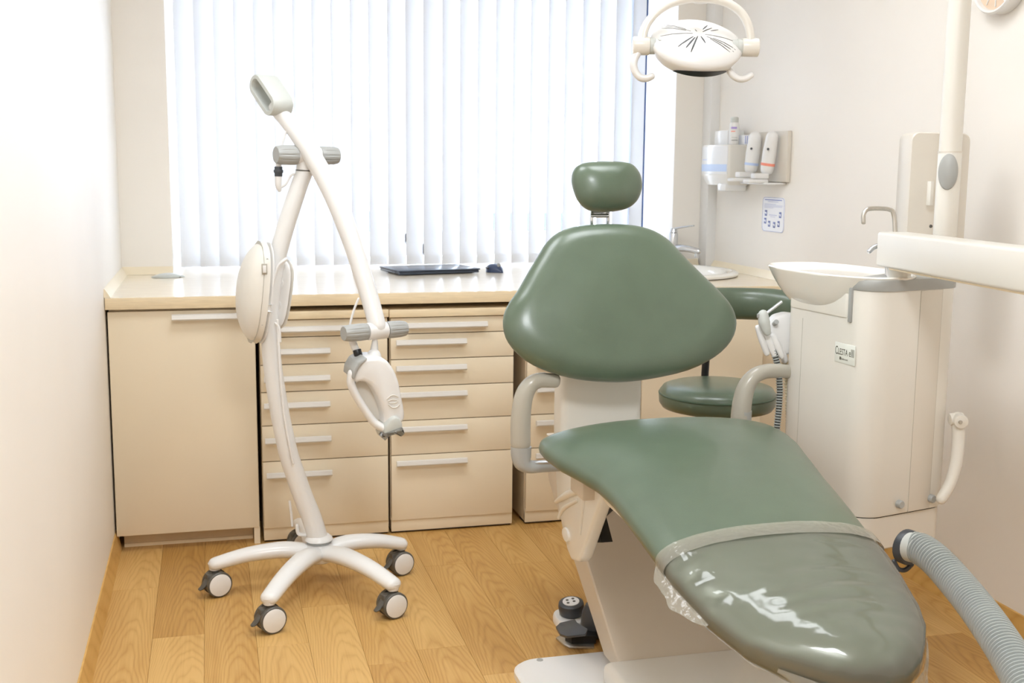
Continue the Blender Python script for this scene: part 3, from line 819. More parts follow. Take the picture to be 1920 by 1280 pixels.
hb_ = [(0.3819, 3.35, 0.7159), (0.3853, 3.35, 0.7379), (0.3996, 3.35, 0.7611), (0.423, 3.35, 0.773), (0.4528, 3.35, 0.7737), (0.4841, 3.35, 0.7615), (0.5044, 3.35, 0.7306), (0.5168, 3.35, 0.695), (0.5245, 3.35, 0.6529), (0.5323, 3.35, 0.6107), (0.5337, 3.35, 0.5815), (0.5177, 3.35, 0.5693), (0.4953, 3.35, 0.5574), (0.4778, 3.35, 0.5534), (0.4715, 3.35, 0.5682), (0.4748, 3.35, 0.5875), (0.4703, 3.35, 0.6102), (0.4626, 3.35, 0.6346), (0.4533, 3.35, 0.6574), (0.4425, 3.35, 0.677), (0.4285, 3.35, 0.6951), (0.4114, 3.35, 0.7037), (0.3958, 3.35, 0.7011), (0.3879, 3.35, 0.6935)]
ld = part('lamp_head', MB().prism([Vector(p) + Vector(hnrm) * .034 for p in hb_], Vector(hnrm) * -.075, .013, 4), 'white', wl, smooth=75)
part('grip_bow', MB().tube([(0.388, 3.335, 0.7215), (0.3846, 3.335, 0.6963), (0.3921, 3.335, 0.6707), (0.4088, 3.335, 0.6383), (0.4304, 3.335, 0.6023), (0.4521, 3.335, 0.5724), (0.4772, 3.335, 0.5552)], [.013, .0125, .012, .0115, .0115, .012, .013], n=16, flat=(1, 1.5), up=(0, 1, 0)), 'white', ld)
part('hole_back', MB().prism([Vector(p) - Vector(hnrm) * .015 for p in hdI], Vector(hnrm) * -.003), 'ivory', ld)
hg = [(0.3767, 3.345, 0.7154), (0.3801, 3.345, 0.739), (0.3943, 3.345, 0.7621), (0.4162, 3.345, 0.774), (0.4224, 3.345, 0.7723), (0.4035, 3.345, 0.7539), (0.3909, 3.345, 0.7354), (0.3844, 3.345, 0.7119)]
part('head_grip_pad', MB().prism([Vector(p) + Vector(hnrm) * .0365 for p in hg], Vector(hnrm) * -.075, .003), 'grey', ld)
nz_ = [(0.4742, 3.315, 0.5437), (0.4807, 3.315, 0.569), (0.4918, 3.315, 0.5861), (0.506, 3.315, 0.5951), (0.5202, 3.315, 0.5912), (0.528, 3.315, 0.5732), (0.5295, 3.315, 0.5506)]
part('nozzle', MB().prism([Vector(p) + Vector(hnrm) * .012 for p in nz_], Vector(hnrm) * -.065, .005), 'ltgrey', ld)
nr_ = [(0.468, 3.305, 0.5431), (0.528, 3.305, 0.5626), (0.5342, 3.305, 0.5446), (0.5231, 3.305, 0.5356), (0.5089, 3.305, 0.5443), (0.4884, 3.305, 0.5389), (0.4758, 3.305, 0.5251)]
part('mouth_guide', MB().prism([Vector(p) + Vector(hnrm) * .010 for p in nr_], Vector(hnrm) * -.06, .003), 'acrylic', ld)
part('head_emblem', MB().tube([Vector(p) + Vector(hnrm) * .036 for p in [(0.4785, 3.35, 0.65), (0.4896, 3.35, 0.6592), (0.5007, 3.35, 0.6603), (0.5102, 3.35, 0.6551)]], .0016, n=6).tube([Vector(p) + Vector(hnrm) * .036 for p in [(0.4831, 3.35, 0.6322), (0.4941, 3.35, 0.6236), (0.5069, 3.35, 0.6247), (0.5133, 3.35, 0.6309)]], .0016, n=6).tube([Vector(p) + Vector(hnrm) * .036 for p in [(0.4816, 3.35, 0.6435), (0.4959, 3.35, 0.6477), (0.5101, 3.35, 0.6423), (0.4974, 3.35, 0.6364), (0.4832, 3.35, 0.6386)]], .0014, n=6), 'ivory', ld)

# ------------------------------------------------------------------ treatment chair
dcx = 1.10
ch = thing('dental_chair', 'dark green padded treatment chair with grey armrests, reclined backrest raised', 'chair', (dcx, 2.4, 0))
SP_ = [(1.5, .455), (1.65, .492), (1.8, .53), (2.0, .578), (2.2, .622), (2.4, .657), (2.6, .682), (2.75, .69), (3.2, .69)]
def interp(x, t):
    if x <= t[0][0]: return t[0][1]
    for (a, b), (c, d) in zip(t, t[1:]):
        if x <= c: return b + (d - b) * (x - a) / (c - a)
    return t[-1][1]
def zs(y):   # smoothed top surface profile of seat and leg rest
    return sum(interp(y + q * .05, SP_) for q in (-2, -1, 0, 1, 2)) / 5
EL = [(1.660, 1.105), (1.663, 1.075), (1.672, 1.045), (1.69, 1.012), (1.712, .985), (1.746, .945), (1.793, .905), (1.881, .872), (2.004, .853), (2.184, .849), (2.358, .846), (2.44, .836), (2.52, .810), (2.58, .788), (2.66, .775), (2.71, .777), (2.742, .790), (2.758, .82)]
ER = [(1.660, 1.105), (1.663, 1.135), (1.675, 1.160), (1.70, 1.195), (1.736, 1.225), (1.791, 1.262), (1.846, 1.284), (1.94, 1.308), (2.056, 1.330), (2.2, 1.352), (2.362, 1.376), (2.5, 1.405), (2.58, 1.425), (2.66, 1.435), (2.71, 1.432), (2.742, 1.418), (2.758, 1.39)]
def cushion(y0, y1, th, n_pow, off=0.0, ny=90, na=44, a0=0, a1=2 * PI, disp=None, y_end=2.758):
    rings = []; rr = .055
    for i in range(ny + 1):
        t = i / ny
        y = y0 + (y1 - y0) * (t if disp else (.5 - .5 * math.cos(PI * t)))
        xl, xr = interp(y, EL) - off, interp(y, ER) + off
        xc, w = (xl + xr) / 2, max((xr - xl) / 2, .001)
        k = 1.0
        if y > y_end - rr: k = max(.02, 1 - ((y - (y_end - rr)) / rr) ** 2) ** .5
        if y < 1.66 + rr * 1.3: k = max(.02, 1 - ((1.66 + rr * 1.3 - y) / (rr * 1.3)) ** 2) ** .5
        dz = (zs(y + .01) - zs(y - .01)) / .02
        nn = Vector((0, -dz, 1)).normalized()
        mid = zs(y) - th / 2
        ring = []
        for j in range(na if a1 - a0 > 6 else na + 1):
            a = a0 + (a1 - a0) * j / na
            cx = math.copysign(abs(math.cos(a)) ** (2 / n_pow), math.cos(a)); sx = math.copysign(abs(math.sin(a)) ** (2 / n_pow), math.sin(a))
            crown = .010 * max(0, math.sin(a)) * (1 - cx * cx)
            p = Vector((xc + w * cx, y, mid)) + nn * ((th / 2 + off) * k * sx + crown * k - .006 * k)
            if disp: p += nn * disp(p, a)
            ring.append(p)
        rings.append(ring)
    return rings
se = part('seat', MB().loft(cushion(1.6602, 2.7578, .106, 2.6)), 'green', ch, smooth=70)
part('seat_pan', MB().loft([[(q.x, q.y, q.z) for q in [Vector((dcx + (p.x - dcx) * .86, 2.25 + (p.y - 2.25) * .9, p.z - .045)) for p in r]] for r in cushion(1.6602, 2.7578, .05, 3.0, ny=40, na=24)]), 'ivory_dk', ch, smooth=70)
# backrest
be2 = Vector((0, math.sin(math.radians(24)), math.cos(math.radians(24)))); be1 = Vector((1, 0, 0))
bo = Vector((1.0514, 2.9097, 0.9602))
bk_uv = [(0.0127, 0.2266), (-0.0486, 0.2252), (-0.1023, 0.2193), (-0.1475, 0.2042), (-0.1833, 0.1756), (-0.2108, 0.1382), (-0.2418, 0.0938), (-0.2759, 0.0426), (-0.3072, 0.0023), (-0.3224, -0.0365), (-0.3196, -0.0827), (-0.2951, -0.1235), (-0.253, -0.1591), (-0.1843, -0.1886), (-0.1136, -0.2055), (-0.0264, -0.2132), (0.0637, -0.2079), (0.1724, -0.1886), (0.2545, -0.1545), (0.3077, -0.1128), (0.3308, -0.0651), (0.3252, -0.0193), (0.297, 0.0242), (0.2495, 0.0774), (0.2063, 0.1274), (0.1689, 0.1744), (0.1262, 0.2058), (0.0738, 0.2217)]
part('backrest', MB().pillow(bk_uv, bo, be1, be2, .042, .035, .075, .06, .012, sub=3, steps=8), 'green', ch, smooth=70)
part('backrest_shell', MB().pillow(bk_uv, bo - be1.cross(be2) * .037, be1 * .93, be2 * .93, .004, .02, .03, .06, sub=3), 'ivory_dk', ch, smooth=70)
# headrest
he2 = Vector((0, math.sin(math.radians(16)), math.cos(math.radians(16)))); ho = Vector((1.0619, 3.0594, 1.2684))
hd_uv = [(0.0052, 0.0697), (-0.0446, 0.0677), (-0.0775, 0.0598), (-0.0942, 0.0416), (-0.0991, 0.0145), (-0.0936, -0.0154), (-0.0818, -0.0438), (-0.0572, -0.0647), (-0.0238, -0.0707), (0.015, -0.0693), (0.0545, -0.0618), (0.0826, -0.0436), (0.099, -0.0147), (0.1026, 0.0111), (0.0969, 0.0385), (0.0781, 0.0613), (0.0488, 0.0686)]
hr = part('headrest', MB().pillow(hd_uv, ho, be1, he2, .050, .035, .042, .05, .016, sub=3, steps=8, dome=2.3), 'green', ch, smooth=70)
hn = be1.cross(be2)
br_ = MB()
for a, b in [((1.0294, 3.0791, 1.2063), (1.0306, 3.0696, 1.1477)), ((1.0681, 3.069, 1.2066), (1.065, 3.0607, 1.1481))]:
    a, b = Vector(a), Vector(b)
    br_.tube([a + Vector((0, .01, .01)), a, a.lerp(b, .5) + Vector((-.004 if a.x < 1.05 else .004, 0, 0)), b - Vector((0, -.01, .05))], .0055, n=8)
br_.cyl((1.023, 3.0728, 1.1889), (1.0703, 3.0606, 1.1893), .006, n=10)
br_.box((1.0277, 3.0824, 1.1914), tuple(Vector((1.0725, 3.072, 1.1992)) + Vector((0, .02, 0))), .001)
part('headrest_bracket', br_, 'chrome', hr)
# support column behind the seat
sc = MB()
s0, s1 = (0.9035, 2.884, 0.6812), (1.1256, 2.8264, 0.6833)
sc.box((s0[0], 2.93, .56), (s1[0] + .01, 3.02, .86), .02, 3)
part('back_support', sc, 'ivory', ch)
# armrests
part('armrest', MB().tube([(0.7704, 2.86, 0.6038), (0.7699, 2.86, 0.6495), (0.7723, 2.86, 0.6991), (0.7805, 2.86, 0.737), (0.7975, 2.86, 0.7617), (0.8205, 2.86, 0.7708), (0.8465, 2.86, 0.7698), (0.8655, 2.86, 0.7676)], [.0265, .0265, .0255, .0240, .0215, .0175, .0150, .0140], n=18, flat=[(1, 1)] * 5 + [(1.15, .95), (1.3, .85), (1.3, .8)], up=(0, 1, 0)), 'armgrey', ch)
part('armrest', MB().tube([(1.3971, 2.86, 0.6194), (1.3959, 2.86, 0.6494), (1.3989, 2.86, 0.691), (1.4084, 2.86, 0.7293), (1.428, 2.86, 0.7568), (1.4593, 2.86, 0.7705), (1.4962, 2.86, 0.7722), (1.5449, 2.86, 0.7674)], [.0275, .0275, .0265, .0245, .0215, .0180, .0155, .0140], n=18, flat=[(1, 1)] * 5 + [(1.15, .95), (1.3, .85), (1.3, .8)], up=(0, 1, 0)), 'armgrey', ch)
part('armrest_socket', MB().tube([(0.7719, 2.86, 0.5966), (0.7722, 2.86, 0.5751), (0.7767, 2.86, 0.5547), (0.7943, 2.86, 0.5422), (0.8279, 2.86, 0.5388), (0.8941, 2.86, 0.538)], [.0275, .0270, .0240, .0190, .0150, .0140], n=18, up=(0, 1, 0), cap='flat', flat=[(1, 1), (1, 1), (1, 1.1), (.95, 1.3), (.9, 1.6), (.9, 1.6)]), 'grey', ch)
part('armrest_socket', MB().tube([(1.398, 2.86, .665), (1.398, 2.86, .63), (1.392, 2.86, .60), (1.36, 2.86, .585), (1.30, 2.86, .585)], [.0275, .027, .024, .019, .015], n=18, up=(0, 1, 0), cap='flat'), 'grey', ch)
part('armrest_ring', MB().cyl((0.7705, 2.86, 0.5981), (0.7704, 2.86, 0.6024), .0240, n=24), 'dkgrey', ch)
_h = Vector((0.8058, 2.86, 0.5531))
part('hinge_plate', MB().box((_h.x, 2.845, _h.z - .004), (_h.x + .075, 2.875, _h.z + .001), .001), 'steel', ch)
# side cover below the seat
sv = [(0.875, 2.8947, 0.5316), (0.875, 2.8466, 0.5526), (0.875, 2.6448, 0.59), (0.875, 2.5306, 0.5882), (0.875, 2.4987, 0.5736), (0.875, 2.5306, 0.5255), (0.875, 2.5979, 0.4358), (0.875, 2.6609, 0.3494), (0.875, 2.6863, 0.3323), (0.875, 2.7398, 0.3198), (0.875, 2.7778, 0.3358), (0.875, 2.8281, 0.385), (0.875, 2.8757, 0.4515)]
cv = part('side_cover', MB().prism(sv, (.035, .0, 0), .010, 3), 'ivory', ch)
kb = (0.874, 2.7768, 0.3765)
part('cover_button', MB().lathe([(.001, -.002), (.030, -.002), (.027, .004), (.001, .006)], kb, (-1, 0, 0), n=24, sx=1.0, sy=.62), 'ivory', cv)
part('cover_rib', MB().tube([(0.874, 2.8716, 0.438), (0.874, 2.7824, 0.4808), (0.874, 2.6809, 0.5232), (0.874, 2.5867, 0.5732)], [.006, .010, .009, .005], n=10).tube([(0.874, 2.8452, 0.4018), (0.874, 2.7991, 0.4416), (0.874, 2.6923, 0.4924)], [.005, .007, .005], n=10).tube([(0.874, 2.6625, 0.5801), (0.874, 2.6521, 0.5488), (0.874, 2.641, 0.5043), (0.874, 2.6616, 0.4158)], [.006, .007, .007, .004], n=10), 'ivory', cv)
part('cover_bracket', MB().box((.845, 2.56, .53), (.90, 2.66, .60), .004), 'linkgrey', ch)
part('seat_frame', MB().box((.88, 2.30, .535), (1.34, 2.98, .60), .015, 3), 'ivory_dk', ch)
# slanted link and base
lk = MB()
def quad_loft(secs, cr=.02):
    rings = []
    for (x0, x1, y0, y1, z) in secs:
        r = []
        for (cx, cy, s0, s1) in ((x0, y0, 1, 1), (x1, y0, -1, 1), (x1, y1, -1, -1), (x0, y1, 1, -1)):
            q = [(cx + s0 * cr * (1 - math.cos(t)), cy + s1 * cr * (1 - math.sin(t))) for t in (0, PI / 4, PI / 2)]
            if (s0, s1) in ((-1, 1), (1, -1)): q = q[::-1]
            r += [(p[0], p[1], z) for p in q]
        rings.append(r)
    return rings
lk.loft(quad_loft([(.975, 1.325, 2.60, 2.76, .05), (.960, 1.30, 2.93, 3.12, .315), (.957, 1.27, 3.04, 3.24, .40), (.958, 1.25, 3.10, 3.27, .53)], .012))
part('lift_link', lk, 'linkgrey', ch, smooth=30)
part('link_corner', MB().loft(quad_loft([(1.28, 1.36, 2.595, 2.80, .05), (1.255, 1.325, 2.93, 3.12, .315)], .03)), 'ivory', ch)  # rounded link edge, its brighter light put into a lighter colour
part('recess_shade', MB().prism([(0.925, 2.6891, 0.5011), (0.925, 2.6227, 0.4899), (0.925, 2.6981, 0.4427), (0.925, 2.645, 0.3938), (0.925, 2.745, 0.3614), (0.925, 2.7771, 0.3799), (0.925, 2.7671, 0.4362)], (.03, 0, 0), .001), 'black', ch)  # solid black prism put in for the shaded gap beside the link
part('pivot_axle', MB().cyl((.96, 3.14, .46), (1.26, 3.14, .46), .045, n=20), 'black', ch)
part('link_cover', MB().prism([(0.89, 2.6181, 0.5692), (0.89, 2.5834, 0.5332), (0.89, 2.4672, 0.5301), (0.89, 2.3564, 0.5284), (0.89, 2.4034, 0.5528), (0.89, 2.5076, 0.574)], (.38, 0, 0), .003), 'ivory', ch)
bpl = MB()
def rrect(x0, x1, y0, y1, r, n=6):
    out = []
    for cx, cy, a0 in ((x1 - r, y1 - r, 0), (x0 + r, y1 - r, 90), (x0 + r, y0 + r, 180), (x1 - r, y0 + r, 270)):
        for i in range(n + 1):
            a = math.radians(a0 + 90 * i / n); out.append((cx + r * math.cos(a), cy + r * math.sin(a)))
    return out
rp_ = rrect(.735, 1.42, 1.95, 2.83, .07)
def inset(poly, k):
    cx = sum(p[0] for p in poly) / len(poly); cy = sum(p[1] for p in poly) / len(poly)
    return [(cx + (p[0] - cx) * k, cy + (p[1] - cy) * k) for p in poly]
bpl.loft([[(p[0], p[1], 0) for p in rp_], [(p[0], p[1], .018) for p in rp_], [(p[0], p[1], .024) for p in inset(rp_, .985)]])
part('base_plate', bpl, 'white', ch)
part('base_screw', MB().lathe([(.001, .0235), (.009, .0235), (.008, .026), (.001, .026)], (0.8165, 2.8109, 0.0), n=14), 'grey', ch)
part('base_housing', MB().box((.93, 2.10, .022), (1.47, 2.64, .085), .02, 3), 'ivory', ch)
part('base_notch', MB().box((1.33, 2.62, .07), (1.37, 2.66, .10), .002), 'black', ch)

# clear film over the foot end
def wr(p, a):
    q = Vector((p.x * 9, p.y * 14 + p.x * 3, p.z * 9))
    v = noise.noise(q * .7) * .003 + abs(noise.noise(q * 1.6 + Vector((3, 1, 7)))) * .0016
    band = max(0, 1 - abs(p.y - 1.84) / .12) * max(0, 1 - abs(p.x - 1.12) / .17)
    v += .0030 * band * math.sin((p.y + .05 * p.x) * 130 + 3 * noise.noise(q * .7))
    lw = max(0, 1 - abs(p.x - .875) / .07)
    v += lw * .006 * noise.noise(Vector((p.x * 30, p.y * 26, 4)))
    return v + .003
fc = thing('plastic_cover', 'clear plastic cover pulled over the foot end of the green chair', 'cover', (1.1, 1.85, .5))
cf = MB().loft(cushion(1.6603, 2.085, .106, 2.6, off=.004, ny=110, na=90, a0=-.42, a1=PI + .42, disp=wr), False, False, closed=False)
part('film', cf, 'film', fc, smooth=80)
part('hem_band', MB().loft(cushion(2.045, 2.088, .106, 2.6, off=.0065, ny=8, na=90, a0=-.42, a1=PI + .42, disp=lambda p, a: .003 + .0015 * noise.noise(p * 25)), False, False, closed=False), 'filmhem', fc, smooth=80)
def skirt(name, edge, drop, flare, n=5):
    rings = []
    for i in range(n):
        t = i / (n - 1); ring = []
        for qi, (y, x) in enumerate(edge):
            t = i / (n - 1) * max(.05, math.sin(PI * (qi + .3) / (len(edge) - .4))) ** .6
            sd = -1 if x < 1.105 else 1
            w = noise.noise(Vector((x * 26, y * 26, i * .8))) * .016 * t
            ring.append((x + sd * (.004 + flare * t) + w, 1.95 + (y - 1.95) * (1.015 + .10 * flare * t) + w * .5, zs(y) - .060 - drop * t + w))
        rings.append(ring)
    return part(name, MB().loft(rings, False, False, closed=False), 'filmhem', fc, smooth=80)
def dense(e, n):
    out = []
    for a, b in zip(e, e[1:]):
        for q in range(n): out.append((a[0] + (b[0] - a[0]) * q / n, a[1] + (b[1] - a[1]) * q / n))
    return out + [e[-1]]
skirt('loose_skirt', dense([p for p in EL[::-1] if p[0] < 1.75] + [p for p in ER if p[0] < 1.80], 4), .05, .012)
skirt('side_flap', dense([(y, interp(y, EL)) for y in (2.08, 2.03, 1.98, 1.93, 1.88)], 5), .016, .024)

# ------------------------------------------------------------------ spittoon unit beside the chair
un = thing('spittoon_unit', 'ivory spittoon unit with white bowl and tall pole right of the chair', 'dental unit', (1.68, 2.65, .33))
CA, CB, CC = Vector((1.5328, 2.8809)), Vector((1.5698, 2.523)), Vector((1.8725, 2.5965))
CDv = CA + (CC - CB) * 1.0
def rounded_poly(pts, rads, n=7):
    out = []; m = len(pts)
    for i in range(m):
        p = pts[i]; a = (pts[i - 1] - p).normalized(); b = (pts[(i + 1) % m] - p).normalized(); r = rads[i]
        ang = a.angle(b); d = r / math.tan(ang / 2)
        c = p + (a + b).normalized() * (r / math.sin(ang / 2))
        s, e = p + a * d - c, p + b * d - c
        a0 = math.atan2(s.y, s.x); a1 = math.atan2(e.y, e.x); da = (a1 - a0 + PI) % (2 * PI) - PI
        for k in range(n + 1): out.append((c.x + r * math.cos(a0 + da * k / n), c.y + r * math.sin(a0 + da * k / n)))
    return out
cpoly = rounded_poly([CA, CB, CC, CDv], [.03, .062, .05, .05])
ctop = 1.0242
cbot = 0.4416
def rings_xy(poly, zz, ks): return [[(p[0], p[1], z) for p in inset(poly, k)] for z, k in zip(zz, ks)]
part('cabinet_body', MB().loft(rings_xy(cpoly, [cbot, cbot + .006, ctop - .004, ctop], [.985, 1, 1, .995])), 'ivory', un, smooth=35)
lpoly = inset(rounded_poly([CA, CB, CC, CDv], [.03, .05, .04, .05]), .96)
lbot = 0.349
part('lower_body', MB().loft(rings_xy(lpoly, [lbot, lbot + .004, cbot - .004, cbot - .003], [.98, 1, 1, .99])), 'ivory_dk', un, smooth=35)
part('body_seam_gap', MB().loft(rings_xy(cpoly, [cbot - .0035, cbot + .0005], [.965, .965])), 'dark', un)
fd = (CC - CB).normalized(); fn = Vector((fd.y, -fd.x)); FL = (CC - CB).length
def onface(s, z, out=0.0): p = CB + fd * s + fn * out; return Vector((p.x, p.y, z))
def face_box(s0, s1, z0, z1, o0, o1, bev=.0015):
    m = Matrix(((fd.x, -fn.x, 0, CB.x), (fd.y, -fn.y, 0, CB.y), (0, 0, 1, 0), (0, 0, 0, 1)))
    return MB().box((s0, -o1, z0), (s1, -o0, z1), bev, mtx=m)
s_a, s_b = FL * .545, FL * .79
part('front_panel', face_box(s_a, s_b, cbot + .002, ctop - .004, -.004, .0012, .0008), 'ivory_dk', un)
part('panel_seam', face_box(s_a - .0012, s_a, cbot + .002, ctop - .004, -.004, .0004, 0).add([], []), 'armgrey', un)
part('panel_seam', face_box(s_b, s_b + .0012, cbot + .002, ctop - .004, -.004, .0004, 0), 'armgrey', un)
for s_ in (FL * .43, FL * .80):
    part('panel_screw', MB().lathe([(.001, -.002), (.011, -.002), (.011, .010), (.009, .013), (.001, .013)], onface(s_, cbot + .028), (fn.x, fn.y, 0), n=20), 'grey', un)
# left service panel seam
ld_ = (CB - CA).normalized(); ln_ = Vector((ld_.y, -ld_.x)); LL = (CB - CA).length
def leftface(s0, s1, z0, z1, o0, o1, bev=0.0):
    m = Matrix(((ld_.x, -ln_.x, 0, CA.x), (ld_.y, -ln_.y, 0, CA.y), (0, 0, 1, 0), (0, 0, 0, 1)))
    return MB().box((s0, -o1, z0), (s1, -o0, z1), bev, mtx=m)
part('panel_seam', leftface(.075, .0762, .55, ctop - .10, -.003, .0004), 'armgrey', un)
# grey rim on top
cap_ = rounded_poly([CA + (CB - CA) * .76, CB + (CB - CA).normalized() * .004, CC + fd * .004, CC + (CA - CB) * .55], [.02, .064, .05, .05])
part('top_rim', MB().loft(rings_xy(cap_, [ctop - .002, ctop + .001, ctop + .022, ctop + .026], [1.005, 1.015, 1.015, 1.0])), 'grey', un)
part('rim_drop', leftface(LL * .765, LL * .80, ctop - .085, ctop + .004, -.01, .006, .003), 'grey', un)
# porcelain bowl: block flush with the body plus a flared bowl above it
bz = ctop + .030
blk = [CA + (CB - CA) * .02 + ln_ * .004, CA + (CB - CA) * .755 + ln_ * .004, CA + (CB - CA) * .755 - ln_ * .20, CA + (CB - CA) * .02 - ln_ * .20]
bzb = ctop - .075
part('bowl_block', MB().loft(rings_xy(rounded_poly(blk, [.02, .012, .03, .03]), [bzb, bzb + .004, bz - .012, bz - .006], [.985, 1, 1.0, .985])), 'porcelain', un, smooth=50)
def bowl_ring(cs, ct, rs, rt, z, n_pow=2.5, n=56):
    out = []
    for j in range(n):
        a = 2 * PI * j / n
        q = CA + ld_ * (cs + rs * math.copysign(abs(math.cos(a)) ** (2 / n_pow), math.cos(a))) + ln_ * (ct + rt * math.copysign(abs(math.sin(a)) ** (2 / n_pow), math.sin(a)))
        out.append((q.x, q.y, z))
    return out
rings = []
def mixr(f): return (.105 + .0 * f, -.085, .135 + .110 * f, .075 + .055 * f)
for u in (0, .12, .28, .45, .62, .78, .9, 1.0):
    rings.append(bowl_ring(*mixr(u ** .62), bzb + .006 + (bz - .004 - bzb - .006) * u))
rings.append(bowl_ring(*mixr(1.02), bz))
rings.append(bowl_ring(*mixr(.97), bz + .003))
for u, dz in ((.90, -.004), (.75, -.022), (.45, -.042), (0, -.052)):
    rings.append(bowl_ring(*mixr(u), bz + dz))
rings.append(bowl_ring(.105, -.085, .02, .015, bz - .056))
part('bowl', MB().loft(rings), 'porcelain', un, smooth=60)
# cup filler spout and bowl rinser
part('cup_filler', MB().tube([(1.6365, 2.688, 1.1862), (1.637, 2.6908, 1.2053), (1.6441, 2.6909, 1.2177), (1.6576, 2.688, 1.2219), (1.6856, 2.6807, 1.2222), (1.7029, 2.6758, 1.2196), (1.7119, 2.672, 1.2101), (1.7148, 2.6649, 1.1692), (1.7139, 2.6461, 1.0465)], .0058, n=10, sub=6), 'steel', un)
part('bowl_rinser', MB().tube([(1.649, 2.6733, 1.1127), (1.6627, 2.6714, 1.1238), (1.6829, 2.6668, 1.128), (1.6914, 2.6604, 1.1008), (1.6925, 2.6516, 1.0463)], .0062, n=10), 'chrome', un)
# column, pole and oval knob
pb = Vector((1.8773, 2.6851, 1.0333))
ptop = 1.6985 + .474
part('pole_base', MB().cyl((pb.x, pb.y, ctop + .02), (pb.x, pb.y, ctop + .045), .034, n=28, rd=.003), 'ivory', un)
po = part('pole', MB().cyl((pb.x, pb.y, ctop + .04), (pb.x, pb.y, 1.3696), .0300, n=28, rd=.001).cyl((pb.x, pb.y, 1.3696), (pb.x, pb.y, ptop), .0285, n=28), 'ivory', un)
part('pole_collar', MB().cyl((pb.x, pb.y, 1.3668), (pb.x, pb.y, 1.371), .0306, n=28), 'ivory_dk', un)
kc = Vector((pb.x, pb.y, 1.3178))
vd = Vector((-.44, -.90, 0)).normalized()
kd = Vector((-.62, -.78, 0)).normalized()
part('pole_knob', MB().lathe([(.001, .026), (.036, .026), (.044, .030), (.042, .036), (.034, .040), (.001, .041)], kc, kd, n=28, sx=.56, sy=1.06, ref=(.78, -.62, 0)), 'grey', un)
# rounded monitor back plate behind the pole
mp0 = [(1.8838, 2.8698, 1.4259), (2.0404, 2.8286, 1.423), (1.8744, 2.8218, 1.1014)]
m0, m1_, m2_ = [Vector(q) for q in mp0]
mx = (m1_ - m0); mw = mx.length; mx.normalize(); mzv = Vector((0, 0, -1)); mn = mx.cross(mzv).normalized()
mh = m0.z - m2_.z
rr2 = rrect(0, mw, 0, mh + .06, .022, 6)
mrings = []
sgn = 1 if mn.y > 0 else -1
for dpt, k in ((0, .985), (.003, 1), (.105, 1), (.112, .97)):
    mrings.append([m0 + mx * p[0] + mzv * p[1] + mn * (sgn * dpt) for p in inset(rr2, k)])
sp2 = part('splash_panel', MB().loft(mrings), 'ivory_dk', un, smooth=35)
part('panel_slot', MB().box(tuple(Vector((1.922, 2.8235, 1.2257)) - Vector((.004, .004, 0))), tuple(Vector((1.9239, 2.8332, 1.2911)) + Vector((.004, .004, 0))), .001), 'ivory', sp2)
part('panel_dot', MB().lathe([(.001, 0), (.005, 0), (.004, .003), (.001, .003)], (1.92, 2.8121, 1.1692), (0, -1, 0), n=10), 'dkgrey', sp2)
# horizontal arm of the instrument table
aL, aR = Vector((1.6388, 2.6253, 1.123)), Vector((1.574, 1.9859, 1.1361))
ad = (aR - aL); ad.z = 0; ad.normalize(); an = Vector((ad.y, -ad.x, 0))
if an.x > 0: an = -an
am_ = Matrix(((ad.x, -an.x, 0, aL.x), (ad.y, -an.y, 0, aL.y), (0, 0, 1, 0), (0, 0, 0, 1)))
az0, az1 = 1.0788, 1.166
part('table_arm', MB().box((0, 0, az0), (1.25, .085, az1), .007, 3, mtx=am_), 'ivory', un)
part('arm_underside', MB().box((.06, .006, az0 - .004), (1.24, .079, az0 + .001), .001, mtx=am_), 'topedge', un)
st = Vector((1.6819, 2.5833, 1.0596))
part('arm_post', MB().cyl((st.x, st.y, ctop + .02), (st.x, st.y, az0 + .002), .0285, n=28), 'ivory', un)
# side handle
hp = [(1.8694, 2.5701, 0.6836), (1.871, 2.5641, 0.6479), (1.8685, 2.5584, 0.6067), (1.8619, 2.5537, 0.5655), (1.8471, 2.5501, 0.5173), (1.823, 2.5499, 0.4759)]
part('suction_holder', MB().tube(hp, [.017, .0165, .0165, .016, .015, .014], n=16), 'ivory', un)
part('holder_pivot', MB().cyl((1.8491, 2.5749, 0.6807), (1.8842, 2.5663, 0.6837), .016, n=18, rd=.003).cyl(tuple(Vector((1.8706, 2.5693, 0.6809)) + Vector((-.01, -.03, 0))), (1.8706, 2.5693, 0.6809), .018, n=18, rd=.003), 'ivory', un)
part('pivot_pin', MB().cyl(tuple(Vector((1.8666, 2.5704, 0.6808)) + Vector((-.010, -.034, 0))), tuple(Vector((1.8666, 2.5704, 0.6808)) + Vector((-.010, -.030, 0))), .005, n=12), 'steel', un)
# hose port
hpc = Vector((1.6281, 2.392, 0.4112))
part('hose_port', MB().lathe([(.030, -.012), (.043, -.012), (.043, .006), (.040, .010), (.030, .010)], hpc, (fn.x * 1, fn.y, 0), n=28), 'slate', un)
part('cable_loop', MB().tube([(1.5975, 2.4047, 0.374), (1.6071, 2.3994, 0.3561), (1.6234, 2.3948, 0.3536), (1.639, 2.3928, 0.3667)], .006, n=8), 'slate', un)
# mounting arm to the chair base, under the seat
part('mounting_arm', MB().prism([(1.20, 2.50, .534), (1.20, 2.50, .345), (1.60, 2.50, .345), (1.60, 2.50, .385), (1.29, 2.50, .385), (1.29, 2.50, .534)], (0, .10, 0), .006), 'ivory_dk', un)
